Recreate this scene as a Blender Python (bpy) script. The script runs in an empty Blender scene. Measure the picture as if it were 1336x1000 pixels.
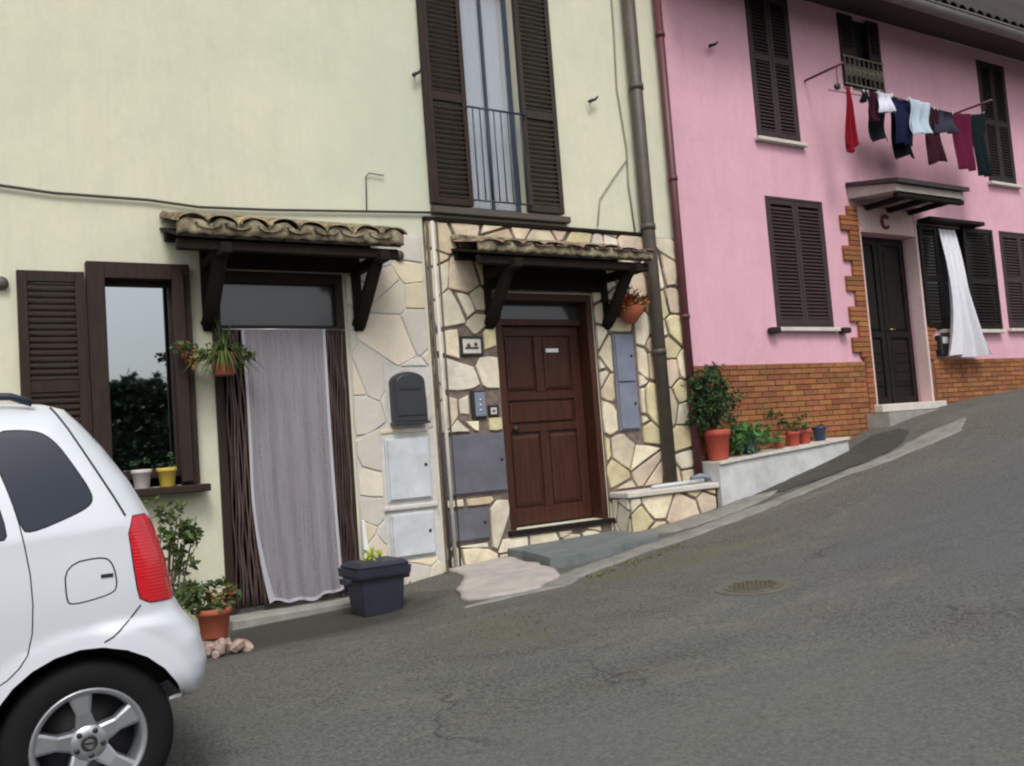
import bpy, math, random
import numpy as np
from mathutils import Vector, Matrix
random.seed(7)
R = math.radians
SC = bpy.context.scene
COL = SC.collection
D = 7.82                     # distance from the camera to the facade plane; d = metres in front of it

# ------------------------------------------------------------------ materials
def nt(name):
    m = bpy.data.materials.new(name); m.use_nodes = True
    n = m.node_tree; return m, n, n.nodes['Principled BSDF']
def rgb(c): return (c[0], c[1], c[2], 1)
def noise(n, scale, detail=4, rough=.6, dist=0, vec=None, stretch=None):
    tc = n.nodes.new('ShaderNodeTexCoord'); o = n.nodes.new('ShaderNodeTexNoise')
    o.inputs['Scale'].default_value = scale; o.inputs['Detail'].default_value = detail
    o.inputs['Roughness'].default_value = rough; o.inputs['Distortion'].default_value = dist
    if stretch:
        mp = n.nodes.new('ShaderNodeMapping'); mp.inputs['Scale'].default_value = stretch
        n.links.new(tc.outputs['Object'], mp.inputs['Vector']); n.links.new(mp.outputs[0], o.inputs['Vector'])
    else: n.links.new(tc.outputs['Object'], o.inputs['Vector'])
    return o.outputs['Fac']
def ramp(n, src, a, b, lo=0, hi=1):
    m = n.nodes.new('ShaderNodeMapRange'); m.inputs[1].default_value = a; m.inputs[2].default_value = b
    m.inputs[3].default_value = lo; m.inputs[4].default_value = hi
    n.links.new(src, m.inputs[0]); return m.outputs[0]
def mix(n, fac, c1, c2, mode='MIX'):
    m = n.nodes.new('ShaderNodeMix'); m.data_type = 'RGBA'; m.blend_type = mode
    if isinstance(fac, (int, float)): m.inputs[0].default_value = fac
    else: n.links.new(fac, m.inputs[0])
    for i, c in ((6, c1), (7, c2)):
        if isinstance(c, tuple): m.inputs[i].default_value = rgb(c)
        else: n.links.new(c, m.inputs[i])
    return m.outputs[2]
def bump(n, src, p, strength=.3, dist=.01, prev=None):
    b = n.nodes.new('ShaderNodeBump'); b.inputs['Strength'].default_value = strength; b.inputs['Distance'].default_value = dist
    n.links.new(src, b.inputs['Height'])
    if prev: n.links.new(prev, b.inputs['Normal'])
    n.links.new(b.outputs[0], p.inputs['Normal']); return b.outputs[0]
def math_(n, op, a, b=None):
    m = n.nodes.new('ShaderNodeMath'); m.operation = op
    for i, v in ((0, a), (1, b)):
        if v is None: continue
        if isinstance(v, (int, float)): m.inputs[i].default_value = v
        else: n.links.new(v, m.inputs[i])
    return m.outputs[0]
def mat(name, c, rough=.7, c2=None, ns=6, amt=.5, bs=0, bscale=40, metal=0, stretch=None, spec=None, coat=0, attr=False, ior=None):
    m, n, p = nt(name)
    p.inputs['Roughness'].default_value = rough; p.inputs['Metallic'].default_value = metal
    if spec is not None: p.inputs['Specular IOR Level'].default_value = spec
    if ior: p.inputs['IOR'].default_value = ior
    if coat: p.inputs['Coat Weight'].default_value = coat; p.inputs['Coat Roughness'].default_value = .05
    c2 = c2 or tuple(v*.7 for v in c)
    f = ramp(n, noise(n, ns, 6, .65, 0, stretch=stretch), .35, .7, 0, amt)
    col = mix(n, f, c, c2)
    if attr:
        a = n.nodes.new('ShaderNodeAttribute'); a.attribute_name = 'tint'
        col = mix(n, 1.0, col, a.outputs['Color'], 'MULTIPLY')
    n.links.new(col, p.inputs['Base Color'])
    if bs: bump(n, noise(n, bscale, 5, .7, stretch=stretch), p, bs, .01)
    return m
def blotch(n, x, z, rx, rz, soft=.35, ns=3.0):
    """colour mask with a ragged outline, centred on a place of the wall"""
    tc = n.nodes.new('ShaderNodeTexCoord'); s = n.nodes.new('ShaderNodeSeparateXYZ'); n.links.new(tc.outputs['Object'], s.inputs[0])
    dx = math_(n, 'DIVIDE', math_(n, 'SUBTRACT', s.outputs[0], x), rx); dz = math_(n, 'DIVIDE', math_(n, 'SUBTRACT', s.outputs[2], z), rz)
    r = math_(n, 'SQRT', math_(n, 'ADD', math_(n, 'MULTIPLY', dx, dx), math_(n, 'MULTIPLY', dz, dz)))
    r = math_(n, 'ADD', r, math_(n, 'MULTIPLY', math_(n, 'SUBTRACT', noise(n, ns, 5, .6), .5), 1.4))
    return ramp(n, r, 1, 1-soft, 0, 1)

def plaster(name, c, c2, stains_tones=(), zdirt=None):
    m, n, p = nt(name); p.inputs['Roughness'].default_value = .9; p.inputs['Specular IOR Level'].default_value = .2
    col = mix(n, ramp(n, noise(n, .9, 6, .68, .8), .36, .64), c, c2)
    col = mix(n, ramp(n, noise(n, 4.5, 5, .7, .6), .52, .70, 0, .18), col, tuple(v*.78 for v in c2))
    col = mix(n, ramp(n, noise(n, 2.2, 6, .7, stretch=(1.6, 1, .35)), .45, .8, 0, .35), col, tuple(v*.8 for v in c2))
    col = mix(n, ramp(n, noise(n, 7, 5, .75, .5, stretch=(2.5, 1, .25)), .5, .75, 0, .22), col, tuple(v*.72 for v in c2))
    col = mix(n, ramp(n, noise(n, 14, 4, .7), .5, .8, 0, .3), col, tuple(min(1, v*1.12) for v in c))
    for (x, z, rx, rz, k, cc) in stains_tones:
        f = math_(n, 'MULTIPLY', blotch(n, x, z, rx, rz, .95 if rx > .7 else .45, 1.1 if rx > .7 else 3.5), k); col = mix(n, f, col, cc)
    n.links.new(col, p.inputs['Base Color'])
    b = bump(n, noise(n, 3, 4, .6), p, .25, .03); bump(n, noise(n, 55, 6, .75), p, .35, .006, b)
    return m
M = {}
M['cream'] = plaster('cream_plaster', (.655, .635, .485), (.585, .58, .455), (
    (.3, 4.4, 1.7, 3.0, .65, (.50, .54, .43)), (2.0, 3.0, 1.2, .7, .35, (.66, .60, .48)),  # first entry: broad darker, greener tone at the upper left
    (1.42, 2.0, .50, .42, .95, (.55, .585, .60)), (3.5, 1.9, .45, .35, .7, (.60, .60, .58)), (1.8, .2, .14, 1.2, .5, (.66, .66, .64)),
    (4.0, -1.1, 3.5, .25, .5, (.36, .36, .28)), (1.6, -.75, .5, .6, .6, (.44, .46, .42)), (3.9, 2.35, .5, .15, .4, (.72, .66, .38)), (5.0, 2.22, 1.2, .12, .5, (.45, .42, .30)), (6.4, 3.0, .35, 1.0, .3, (.55, .52, .40)), (-.2, 1.2, .7, .6, .3, (.5, .5, .4))))
M['pink'] = plaster('pink_plaster', (.69, .395, .475), (.62, .355, .43), ((11.2, 4.1, 1.6, .8, .35, (.58, .33, .38)), (8.0, 5.2, 2.0, .9, .35, (.60, .35, .385)),
    (12.4, 5.4, 2.2, .5, .5, (.62, .40, .38)), (9.15, 3.30, .35, .30, .4, (.50, .30, .31)), (14.2, 3.1, .35, .35, .4, (.50, .30, .31)), (9.3, .95, .6, .18, .4, (.55, .35, .33)), (8.2, 2.2, .5, .9, .25, (.76, .47, .53)), (10.9, 4.2, .3, .4, .35, (.55, .33, .35))))
M['pale_pink'] = plaster('pale_pink_plaster', (.70, .52, .50), (.62, .46, .45))
M['wood'] = mat('dark_brown_wood', (.036, .021, .016), .6, (.018, .011, .009), 7, .9, .4, 30, stretch=(6, 6, .6), spec=.25)
M['wood_door'] = mat('chestnut_wood', (.068, .022, .012), .45, (.026, .010, .007), 5, .9, .3, 24, stretch=(7, 7, .5), spec=.3)
M['wood_old'] = mat('old_beam_wood', (.020, .014, .010), .85, (.010, .007, .006), 9, .9, .6, 30, spec=.15)
M['wood_grey'] = mat('weathered_shutter', (.050, .037, .030), .7, (.024, .018, .015), 6, .9, .4, 30, stretch=(5, 5, .6), spec=.25)
M['shutter'] = mat('brown_shutter_paint', (.028, .019, .017), .6, (.018, .012, .011), 5, .7, .2, 30, spec=.25)
M['shutter_plum'] = mat('faded_shutter_paint', (.050, .032, .033), .6, (.032, .021, .022), 5, .7, .2, 30, spec=.25)
M['black_door'] = mat('near_black_door', (.013, .010, .008), .55, (.007, .006, .005), 5, .7, .2, 30, spec=.2)
M['tile'] = mat('weathered_roof_tile', (.40, .33, .20), .95, (.030, .026, .014), 9, 1.3, .8, 30)
M['tile2'] = mat('mossy_roof_tile', (.38, .25, .18), .95, (.045, .032, .024), 8, 1.2, .8, 30)
M['roof_tile'] = mat('dark_roof_tile', (.040, .030, .028), .9, (.018, .014, .013), 5, .9, .5, 20)
M['mortar'] = mat('lime_mortar', (.38, .32, .21), .95, (.06, .05, .03), 9, 1.1, .8, 40)
M['dark_mortar'] = mat('dark_joint_mortar', (.115, .080, .070), .95, (.26, .21, .17), 12, .8, .7, 60)
M['pale_mortar'] = mat('pale_joint_mortar', (.60, .58, .56), .95, (.46, .44, .40), 9, .8, .6, 50)
M['stone'] = mat('cladding_stone', (.74, .68, .52), .85, (.42, .36, .29), 4.5, .8, .8, 30, attr=True)
M['stone_pale'] = mat('pale_cladding_stone', (.74, .69, .57), .85, (.58, .54, .46), 4, .7, .5, 30, attr=True)
M['brick'] = mat('orange_brick', (.31, .115, .045), .85, (.19, .070, .030), 16, .8, .5, 60, attr=True)
M['brick_mortar'] = mat('brick_mortar', (.17, .085, .05), .95, (.11, .055, .035), 12, .8, .5, 60)
M['grey_metal'] = mat('grey_painted_metal', (.135, .135, .165), .5, (.085, .085, .10), 4, .9, .1, 20)
M['blue_metal'] = mat('blue_grey_metal', (.20, .22, .29), .5, (.14, .16, .20), 5, .8, .1, 20)
M['white_metal'] = mat('white_painted_metal', (.58, .62, .66), .5, (.40, .42, .42), 5, .9, .1, 20)
M['pipe'] = mat('brown_grey_pipe', (.085, .068, .055), .55, (.050, .040, .032), 6, .8, .1, 20)
M['red_pipe'] = mat('dark_red_pipe', (.105, .026, .034), .5, (.075, .018, .024), 6, .8, .1, 20)
M['cable'] = mat('black_cable', (.05, .045, .04), .6)
M['cable_pale'] = mat('grey_cable', (.28, .26, .20), .6)
M['iron'] = mat('black_iron', (.018, .018, .020), .5, bs=.2, bscale=60)
M['iron_blue'] = mat('dark_blue_iron', (.03, .045, .075), .5)
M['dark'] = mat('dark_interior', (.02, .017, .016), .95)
M['terracotta'] = mat('terracotta', (.40, .105, .050), .8, (.28, .075, .04), 14, .7, .3, 50)
M['red_pot'] = mat('red_clay', (.46, .075, .045), .7, (.32, .05, .035), 14, .7, .2, 50)
M['blue_pot'] = mat('navy_glazed_pot', (.02, .035, .10), .3)
M['yellow_pot'] = mat('yellow_pot', (.55, .40, .06), .6)
M['white_pot'] = mat('whitish_pot', (.55, .5, .5), .6)
M['bin'] = mat('dark_blue_plastic', (.024, .027, .045), .5, (.014, .016, .026), 6, .7, .15, 30)
M['soil'] = mat('soil', (.035, .025, .018), 1)
M['mailbox'] = mat('dark_grey_mailbox_paint', (.035, .037, .045), .4, bs=.1)
M['pinkstone'] = mat('pinkish_stones', (.32, .23, .20), .85, (.24, .18, .15), 16, .8, .5, 40, attr=True)
M['concrete'] = mat('light_concrete', (.31, .30, .27), .9, (.19, .185, .165), 5, .9, .6, 40)
M['concrete_w'] = mat('white_concrete', (.58, .59, .59), .9, (.38, .38, .37), 4, .9, .5, 30)
M['slab'] = mat('slate_slab', (.17, .19, .195), .7, (.10, .12, .115), 6, .9, .5, 35)
M['kerb'] = mat('gutter_concrete', (.25, .245, .215), .92, (.13, .128, .112), 5, .9, .7, 40)
M['apron'] = mat('pale_cement', (.45, .41, .38), .92, (.30, .275, .25), 5, .9, .6, 40)
M['tarpatch'] = mat('dark_asphalt_patch', (.040, .040, .035), .95, (.060, .060, .05), 7, .9, .9, 60)
M['marble'] = mat('pale_stone_sill', (.62, .58, .52), .6, (.45, .42, .38), 7, .8, .2, 30)
M['chrome'] = mat('steel', (.6, .6, .6), .3, metal=1)
M['brass'] = mat('brass', (.5, .36, .12), .35, metal=1)
M['paper'] = mat('white_paper_plate', (.8, .8, .78), .5)
M['zinc'] = mat('grey_zinc_gutter', (.20, .18, .175), .5, (.13, .12, .115), 5, .8, .2, 20)
M['soffit'] = mat('dark_soffit_wood', (.045, .032, .027), .85, (.025, .018, .015), 8, .8, .4, 30)
def leafmat(name, c, c2):
    m = mat(name, c, .6, c2, 9, 1, attr=True); p = m.node_tree.nodes['Principled BSDF']
    p.inputs['Specular IOR Level'].default_value = .25
    return m
M['leaf'] = leafmat('green_leaf', (.075, .115, .035), (.045, .07, .028))
M['leaf_dark'] = leafmat('dark_green_leaf', (.035, .065, .025), (.02, .04, .018))
M['leaf_bright'] = leafmat('bright_green_leaf', (.06, .16, .055), (.06, .13, .04))
M['leaf_yellow'] = leafmat('yellow_green_leaf', (.42, .48, .05), (.25, .30, .04))
M['leaf_dry'] = leafmat('dry_brown_leaf', (.26, .11, .03), (.16, .07, .025))
M['petal_red'] = leafmat('red_petal', (.42, .04, .04), (.25, .03, .03))
M['weed'] = leafmat('yellowish_weed', (.16, .15, .05), (.10, .10, .04))
M['bark'] = mat('bark', (.09, .065, .045), .95, bs=.8, bscale=20)
def cloth(name, c): return mat(name, c, .9, tuple(v*.8 for v in c), 20, .5, .3, 160, spec=.1)
for k, c in dict(red=(.20, .008, .018), black=(.012, .012, .018), white=(.62, .62, .72), navy=(.010, .014, .040), sky=(.46, .56, .64), grey=(.035, .035, .055),
                 burgundy=(.10, .010, .036), green=(.006, .013, .016), maroon=(.035, .008, .016)).items(): M['c_'+k] = cloth(k+'_cloth', c)
def lace(name, c, a):
    m, n, p = nt(name); p.inputs['Base Color'].default_value = rgb(c); p.inputs['Roughness'].default_value = .9
    f = noise(n, 3.0, 4, .6, 0, stretch=(14, 14, .6)); g = noise(n, 90, 2, .5)
    al = math_(n, 'ADD', ramp(n, f, .35, .7, a-.05, a+.06), ramp(n, g, .4, .6, -.02, .02))
    n.links.new(al, p.inputs['Alpha']); return m
M['lace'] = lace('sheer_white_curtain_cloth', (.46, .44, .48), .46)
M['lace_white'] = lace('white_curtain_cloth', (.66, .66, .72), .93)
M['hem'] = lace('sheer_hem_cloth', (.55, .54, .60), .72)
M['strand'] = mat('brown_plastic_strand', (.075, .046, .038), .6, (.035, .022, .020), 14, .9, attr=True)
def glass(name, tint=(.012, .014, .016), ior=1.9):
    m, n, p = nt(name); p.inputs['Base Color'].default_value = rgb(tint); p.inputs['Roughness'].default_value = .02
    p.inputs['IOR'].default_value = ior
    return m
M['glass'] = glass('window_glass', (.40, .44, .46)); M['glass'].node_tree.nodes['Principled BSDF'].inputs['Metallic'].default_value = 1; M['glass_dim'] = glass('dusty_transom_glass', (.035, .037, .045), 1.7)
M['glass_dim'].node_tree.nodes['Principled BSDF'].inputs['Roughness'].default_value = .12
M['car_glass'] = glass('tinted_car_glass', (.012, .018, .034), 1.42)
m, n, p = nt('see_through_glass'); p.inputs['Base Color'].default_value = (.8, .85, .9, 1); p.inputs['Roughness'].default_value = .03; p.inputs['Alpha'].default_value = .25; p.inputs['IOR'].default_value = 1.9
M['clear'] = m
M['paint'] = mat('silver_white_car_paint', (.60, .63, .68), .28, (.57, .60, .65), 3, .5, coat=1, spec=.5)
M['tyre'] = mat('tyre_rubber', (.008, .008, .009), .8, bs=.2, bscale=60, spec=.2)
M['alloy'] = mat('alloy_rim', (.42, .44, .46), .35, metal=.75)
M['blackplastic'] = mat('black_plastic', (.012, .012, .014), .5)
M['rail_paint'] = mat('dark_blue_rail', (.018, .026, .045), .4)
m, n, p = nt('red_tail_lamp'); p.inputs['Base Color'].default_value = (.55, .008, .018, 1); p.inputs['Roughness'].default_value = .15; p.inputs['Coat Weight'].default_value = 1
w = n.nodes.new('ShaderNodeTexWave'); w.inputs['Scale'].default_value = 25; w.bands_direction = 'Z'; tc = n.nodes.new('ShaderNodeTexCoord'); n.links.new(tc.outputs['Object'], w.inputs[0]); bump(n, w.outputs['Fac'], p, .15, .004)
M['lamp_red'] = m
M['lamp_clear'] = mat('clear_lamp', (.5, .5, .52), .1, coat=1)

def road_material():
    m, n, p = nt('asphalt'); p.inputs['Roughness'].default_value = .88; p.inputs['Specular IOR Level'].default_value = .3
    tc = n.nodes.new('ShaderNodeTexCoord'); s = n.nodes.new('ShaderNodeSeparateXYZ'); n.links.new(tc.outputs['Object'], s.inputs[0])
    big = noise(n, .45, 5, .6, .4)
    col = mix(n, ramp(n, big, .35, .65), (.098, .104, .096), (.074, .078, .074))
    # worn, browner band that runs along the foot of the houses
    edge = math_(n, 'ADD', s.outputs[1], math_(n, 'MULTIPLY', math_(n, 'SUBTRACT', noise(n, .8, 6, .7), .5), 3.2))
    col = mix(n, ramp(n, edge, 4.4, 6.2, 0, .9), col, (.092, .078, .062))
    f2 = noise(n, 1.4, 6, .7, .5, stretch=(.5, 1.3, 1)); col = mix(n, ramp(n, f2, .50, .70, 0, .75), col, (.165, .147, .130))
    f3 = noise(n, 1.1, 6, .7, .8, stretch=(.6, 1.6, 1)); col = mix(n, ramp(n, f3, .50, .70, 0, .75), col, (.048, .045, .040))
    def stain_shade(cx, cy, rx, ry, ns=1.3, am=2.0):
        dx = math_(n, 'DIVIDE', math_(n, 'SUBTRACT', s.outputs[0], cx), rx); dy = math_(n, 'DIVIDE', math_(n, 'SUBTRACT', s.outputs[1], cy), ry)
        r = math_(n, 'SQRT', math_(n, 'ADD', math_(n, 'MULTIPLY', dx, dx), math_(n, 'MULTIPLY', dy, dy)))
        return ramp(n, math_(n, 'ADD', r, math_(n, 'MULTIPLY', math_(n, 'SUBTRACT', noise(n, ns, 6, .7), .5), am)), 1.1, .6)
    col = mix(n, ramp(n, noise(n, 60, 3, .8), .42, .62, 0, .75), col, (.20, .20, .185))
    col = mix(n, ramp(n, noise(n, 38, 4, .8), .50, .68, 0, .8), col, (.026, .026, .025))
    col = mix(n, math_(n, 'MULTIPLY', stain_shade(2.3, 7.0, 1.3, .75, 2.5, 1.0), .72), col, (.030, .029, .022))  # contact shade in front of the curtained doorway, painted into the asphalt colour
    col = mix(n, math_(n, 'MULTIPLY', stain_shade(3.0, 5.2, .35, .7, 3), .32), col, (.12, .115, .065))
    col = mix(n, math_(n, 'MULTIPLY', stain_shade(5.2, 5.9, 1.2, .25, 3), .35), col, (.11, .11, .05))
    col = mix(n, math_(n, 'MULTIPLY', stain_shade(8.5, 4.0, 3.5, 2.0), .35), col, (.092, .104, .118))
    col = mix(n, math_(n, 'MULTIPLY', stain_shade(2.6, 2.6, 1.8, 1.0), .35), col, (.135, .142, .128))
    # cracks
    vc = n.nodes.new('ShaderNodeTexVoronoi'); vc.feature = 'DISTANCE_TO_EDGE'; vc.inputs['Scale'].default_value = .55
    nn = n.nodes.new('ShaderNodeTexNoise'); nn.inputs['Scale'].default_value = 2.2; nn.inputs['Detail'].default_value = 6; n.links.new(tc.outputs['Object'], nn.inputs['Vector'])
    vm = n.nodes.new('ShaderNodeVectorMath'); vm.operation = 'MULTIPLY_ADD'; n.links.new(nn.outputs['Color'], vm.inputs[0]); vm.inputs[1].default_value = (.9, .9, .9); n.links.new(tc.outputs['Object'], vm.inputs[2])
    n.links.new(vm.outputs[0], vc.inputs['Vector'])
    cr = math_(n, 'MULTIPLY', ramp(n, vc.outputs['Distance'], .010, .002, 0, 1), ramp(n, noise(n, .7, 2, .5), .56, .64, 0, 1))
    col = mix(n, math_(n, 'MULTIPLY', cr, .5), col, (.022, .022, .02))
    n.links.new(col, p.inputs['Base Color'])
    b = bump(n, noise(n, 1.2, 5, .6), p, .3, .05); b = bump(n, noise(n, 75, 4, .8), p, .75, .012, b)
    bump(n, math_(n, 'SUBTRACT', 1, cr), p, .5, .01, b)
    return m
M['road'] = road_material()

# ------------------------------------------------------------------ mesh builder
ORG = {}
def empty(name, loc, label, cat, group=None, kind=None):
    o = bpy.data.objects.new(name, None); COL.objects.link(o); o.location = loc; o.empty_display_size = .1
    ORG[o.name] = Vector(loc); tag(o, label, cat, group, kind); return o
def tag(o, label=None, cat=None, group=None, kind=None):
    if label: o['label'] = label
    if cat: o['category'] = cat
    if group: o['group'] = group
    if kind: o['kind'] = kind
    return o
class MB:
    def __init__(s): s.v = []; s.f = []; s.m = []; s.c = []; s.sm = []; s.col = (1, 1, 1)
    def add(s, vs, fs, m=0, smooth=False):
        b = len(s.v); s.v += [tuple(q) for q in vs]
        for f in fs: s.f.append([b+i for i in f]); s.m.append(m); s.c.append(s.col); s.sm.append(smooth)
    def box(s, x0, x1, y0, y1, z0, z1, m=0, T=None, b=0):
        if b: return s.bbox(x0, x1, y0, y1, z0, z1, m, T, b)
        vs = [Vector((x, y, z)) for x in (x0, x1) for y in (y0, y1) for z in (z0, z1)]
        if T: vs = [T @ q for q in vs]
        s.add(vs, [(0, 1, 3, 2), (4, 6, 7, 5), (0, 4, 5, 1), (2, 3, 7, 6), (0, 2, 6, 4), (1, 5, 7, 3)], m)
    def bbox(s, x0, x1, y0, y1, z0, z1, m, T, b):
        """box with chamfered edges"""
        vs = []; idx = {}
        for i, (x, sx) in enumerate(((x0, 1), (x1, -1))):
            for j, (y, sy) in enumerate(((y0, 1), (y1, -1))):
                for k, (z, sz) in enumerate(((z0, 1), (z1, -1))):
                    for a in range(3):
                        q = [x+sx*b, y+sy*b, z+sz*b]; q[a] = (x, y, z)[a]
                        idx[(i, j, k, a)] = len(vs); vs.append(Vector(q))
        if T: vs = [T @ q for q in vs]
        fs = []
        def F(*k): fs.append([idx[q] for q in k])
        for i in (0, 1):
            F((i, 0, 0, 0), (i, 1, 0, 0), (i, 1, 1, 0), (i, 0, 1, 0)); F((0, i, 0, 1), (1, i, 0, 1), (1, i, 1, 1), (0, i, 1, 1)); F((0, 0, i, 2), (1, 0, i, 2), (1, 1, i, 2), (0, 1, i, 2))
            for j in (0, 1):
                F((0, i, j, 1), (1, i, j, 1), (1, i, j, 2), (0, i, j, 2)); F((i, 0, j, 0), (i, 1, j, 0), (i, 1, j, 2), (i, 0, j, 2)); F((i, j, 0, 0), (i, j, 1, 0), (i, j, 1, 1), (i, j, 0, 1))
                for k in (0, 1): F((i, j, k, 0), (i, j, k, 1), (i, j, k, 2))
        s.add(vs, fs, m)
    def tube(s, pts, r, n=8, m=0, cap=True):
        pts = [Vector(q) for q in pts]; rs = r if isinstance(r, (list, tuple)) else [r]*len(pts); vs = []; fs = []
        up = None
        for i, q in enumerate(pts):
            t = (pts[min(i+1, len(pts)-1)]-pts[max(i-1, 0)]).normalized()
            if up is None: up = Vector((0, 0, 1)) if abs(t.z) < .9 else Vector((1, 0, 0))
            a = t.cross(up).normalized(); b = t.cross(a).normalized(); up = a.cross(t)*1.0 if a.length else up
            for k in range(n):
                w = 2*math.pi*k/n; vs.append(q+(a*math.cos(w)+b*math.sin(w))*rs[i])
        for i in range(len(pts)-1):
            for k in range(n): fs.append((i*n+k, i*n+(k+1) % n, (i+1)*n+(k+1) % n, (i+1)*n+k))
        if cap: fs.append(tuple(range(n))[::-1]); fs.append(tuple((len(pts)-1)*n+k for k in range(n)))
        s.add(vs, fs, m, True)
    def lathe(s, c, prof, n=20, m=0, axis='z'):
        vs = []; fs = []
        for (r, h) in prof:
            for k in range(n):
                w = 2*math.pi*k/n
                q = (r*math.cos(w), r*math.sin(w), h) if axis == 'z' else (r*math.cos(w), h, r*math.sin(w))
                vs.append((c[0]+q[0], c[1]+q[1], c[2]+q[2]))
        for i in range(len(prof)-1):
            for k in range(n): fs.append((i*n+k, i*n+(k+1) % n, (i+1)*n+(k+1) % n, (i+1)*n+k))
        s.add(vs, fs, m, True)
    def prism(s, poly, y0, y1, m=0, shrink=0, T=None):
        """x,z polygon made solid between y0 and y1 (y1 = front, may be drawn in a little)"""
        n = len(poly); cx = sum(q[0] for q in poly)/n; cz = sum(q[1] for q in poly)/n
        vs = [Vector((x, y0, z)) for x, z in poly]
        ym = y1+(y0-y1)*.4 if shrink else y1
        if shrink: vs += [Vector((x, ym, z)) for x, z in poly]
        def sh(x, z):
            dx, dz = x-cx, z-cz; l = math.hypot(dx, dz) or 1; k = max(0, 1-shrink/l); return (cx+dx*k, y1, cz+dz*k)
        vs += [Vector(sh(x, z)) for x, z in poly]
        if T: vs = [T @ q for q in vs]
        L = 3 if shrink else 2; fs = [tuple(range(n))[::-1], tuple((L-1)*n+i for i in range(n))]
        for l in range(L-1):
            for i in range(n): fs.append((l*n+i, l*n+(i+1) % n, (l+1)*n+(i+1) % n, (l+1)*n+i))
        s.add(vs, fs, m)
    def grid(s, fn, nu, nv, m=0, smooth=True):
        vs = [fn(i/nu, j/nv) for j in range(nv+1) for i in range(nu+1)]
        s.add(vs, [(j*(nu+1)+i, j*(nu+1)+i+1, (j+1)*(nu+1)+i+1, (j+1)*(nu+1)+i) for j in range(nv) for i in range(nu)], m, smooth)
    def build(s, name, mats, parent=None, kind=None, label=None, recalc=True, solid=0):
        me = bpy.data.meshes.new(name); mats = mats if isinstance(mats, (list, tuple)) else [mats]
        o0 = Vector((0, 0, 0)); par = parent
        while par is not None:
            if par.name in ORG: o0 = ORG[par.name]; break
            par = par.parent
        vs = [(q[0]-o0.x, q[1]-o0.y, q[2]-o0.z) for q in s.v]
        me.from_pydata(vs, [], s.f)
        for x in mats: me.materials.append(x)
        me.polygons.foreach_set('material_index', s.m); me.polygons.foreach_set('use_smooth', s.sm)
        if any(c != (1, 1, 1) for c in s.c):
            a = me.color_attributes.new('tint', 'FLOAT_COLOR', 'CORNER'); buf = []
            for f, c in zip(s.f, s.c): buf += [c[0], c[1], c[2], 1]*len(f)
            a.data.foreach_set('color', buf)
        else:
            a = me.color_attributes.new('tint', 'FLOAT_COLOR', 'CORNER'); a.data.foreach_set('color', [1.0]*(4*sum(len(f) for f in s.f)))
        me.update()
        if recalc:
            import bmesh
            bm = bmesh.new(); bm.from_mesh(me); bmesh.ops.recalc_face_normals(bm, faces=bm.faces); bm.to_mesh(me); bm.free()
        o = bpy.data.objects.new(name, me); COL.objects.link(o)
        if parent is not None: o.parent = parent
        else:
            # put the origin of a free-standing mesh at its own base
            if kind != 'structure':
                xs = np.array(s.v); c = Vector(((xs[:, 0].min()+xs[:, 0].max())/2, (xs[:, 1].min()+xs[:, 1].max())/2, xs[:, 2].min()))
                me.transform(Matrix.Translation(-c)); o.location = c; ORG[o.name] = c
        if kind: o['kind'] = kind
        if label: o['label'] = label
        if solid:
            md = o.modifiers.new('thickness', 'SOLIDIFY'); md.thickness = solid; md.offset = 0
        return o
def inside(P, X, Y):
    r = np.zeros(X.shape, bool); n = len(P)
    for i in range(n):
        x1, y1 = P[i]; x2, y2 = P[(i+1) % n]
        c = ((y1 > Y) != (y2 > Y)); 
        if y1 != y2: r ^= c & (X < (x2-x1)*(Y-y1)/(y2-y1)+x1)
    return r
def nearest(P, X, Y):
    bd = np.full(X.shape, 1e9); bx = X.copy(); by = Y.copy(); n = len(P)
    for i in range(n):
        x1, y1 = P[i]; x2, y2 = P[(i+1) % n]; dx, dy = x2-x1, y2-y1; L = dx*dx+dy*dy or 1e-9
        t = np.clip(((X-x1)*dx+(Y-y1)*dy)/L, 0, 1); px, py = x1+t*dx, y1+t*dy; d = np.hypot(X-px, Y-py); k = d < bd
        bd[k] = d[k]; bx[k] = px[k]; by[k] = py[k]
    return bd, bx, by
def resample(P, step):
    out = []
    for i in range(len(P)):
        a, b = P[i], P[(i+1) % len(P)]; n = max(1, int(math.hypot(b[0]-a[0], b[1]-a[1])/step+.5))
        out += [(a[0]+(b[0]-a[0])*k/n, a[1]+(b[1]-a[1])*k/n) for k in range(n)]
    return out
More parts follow.
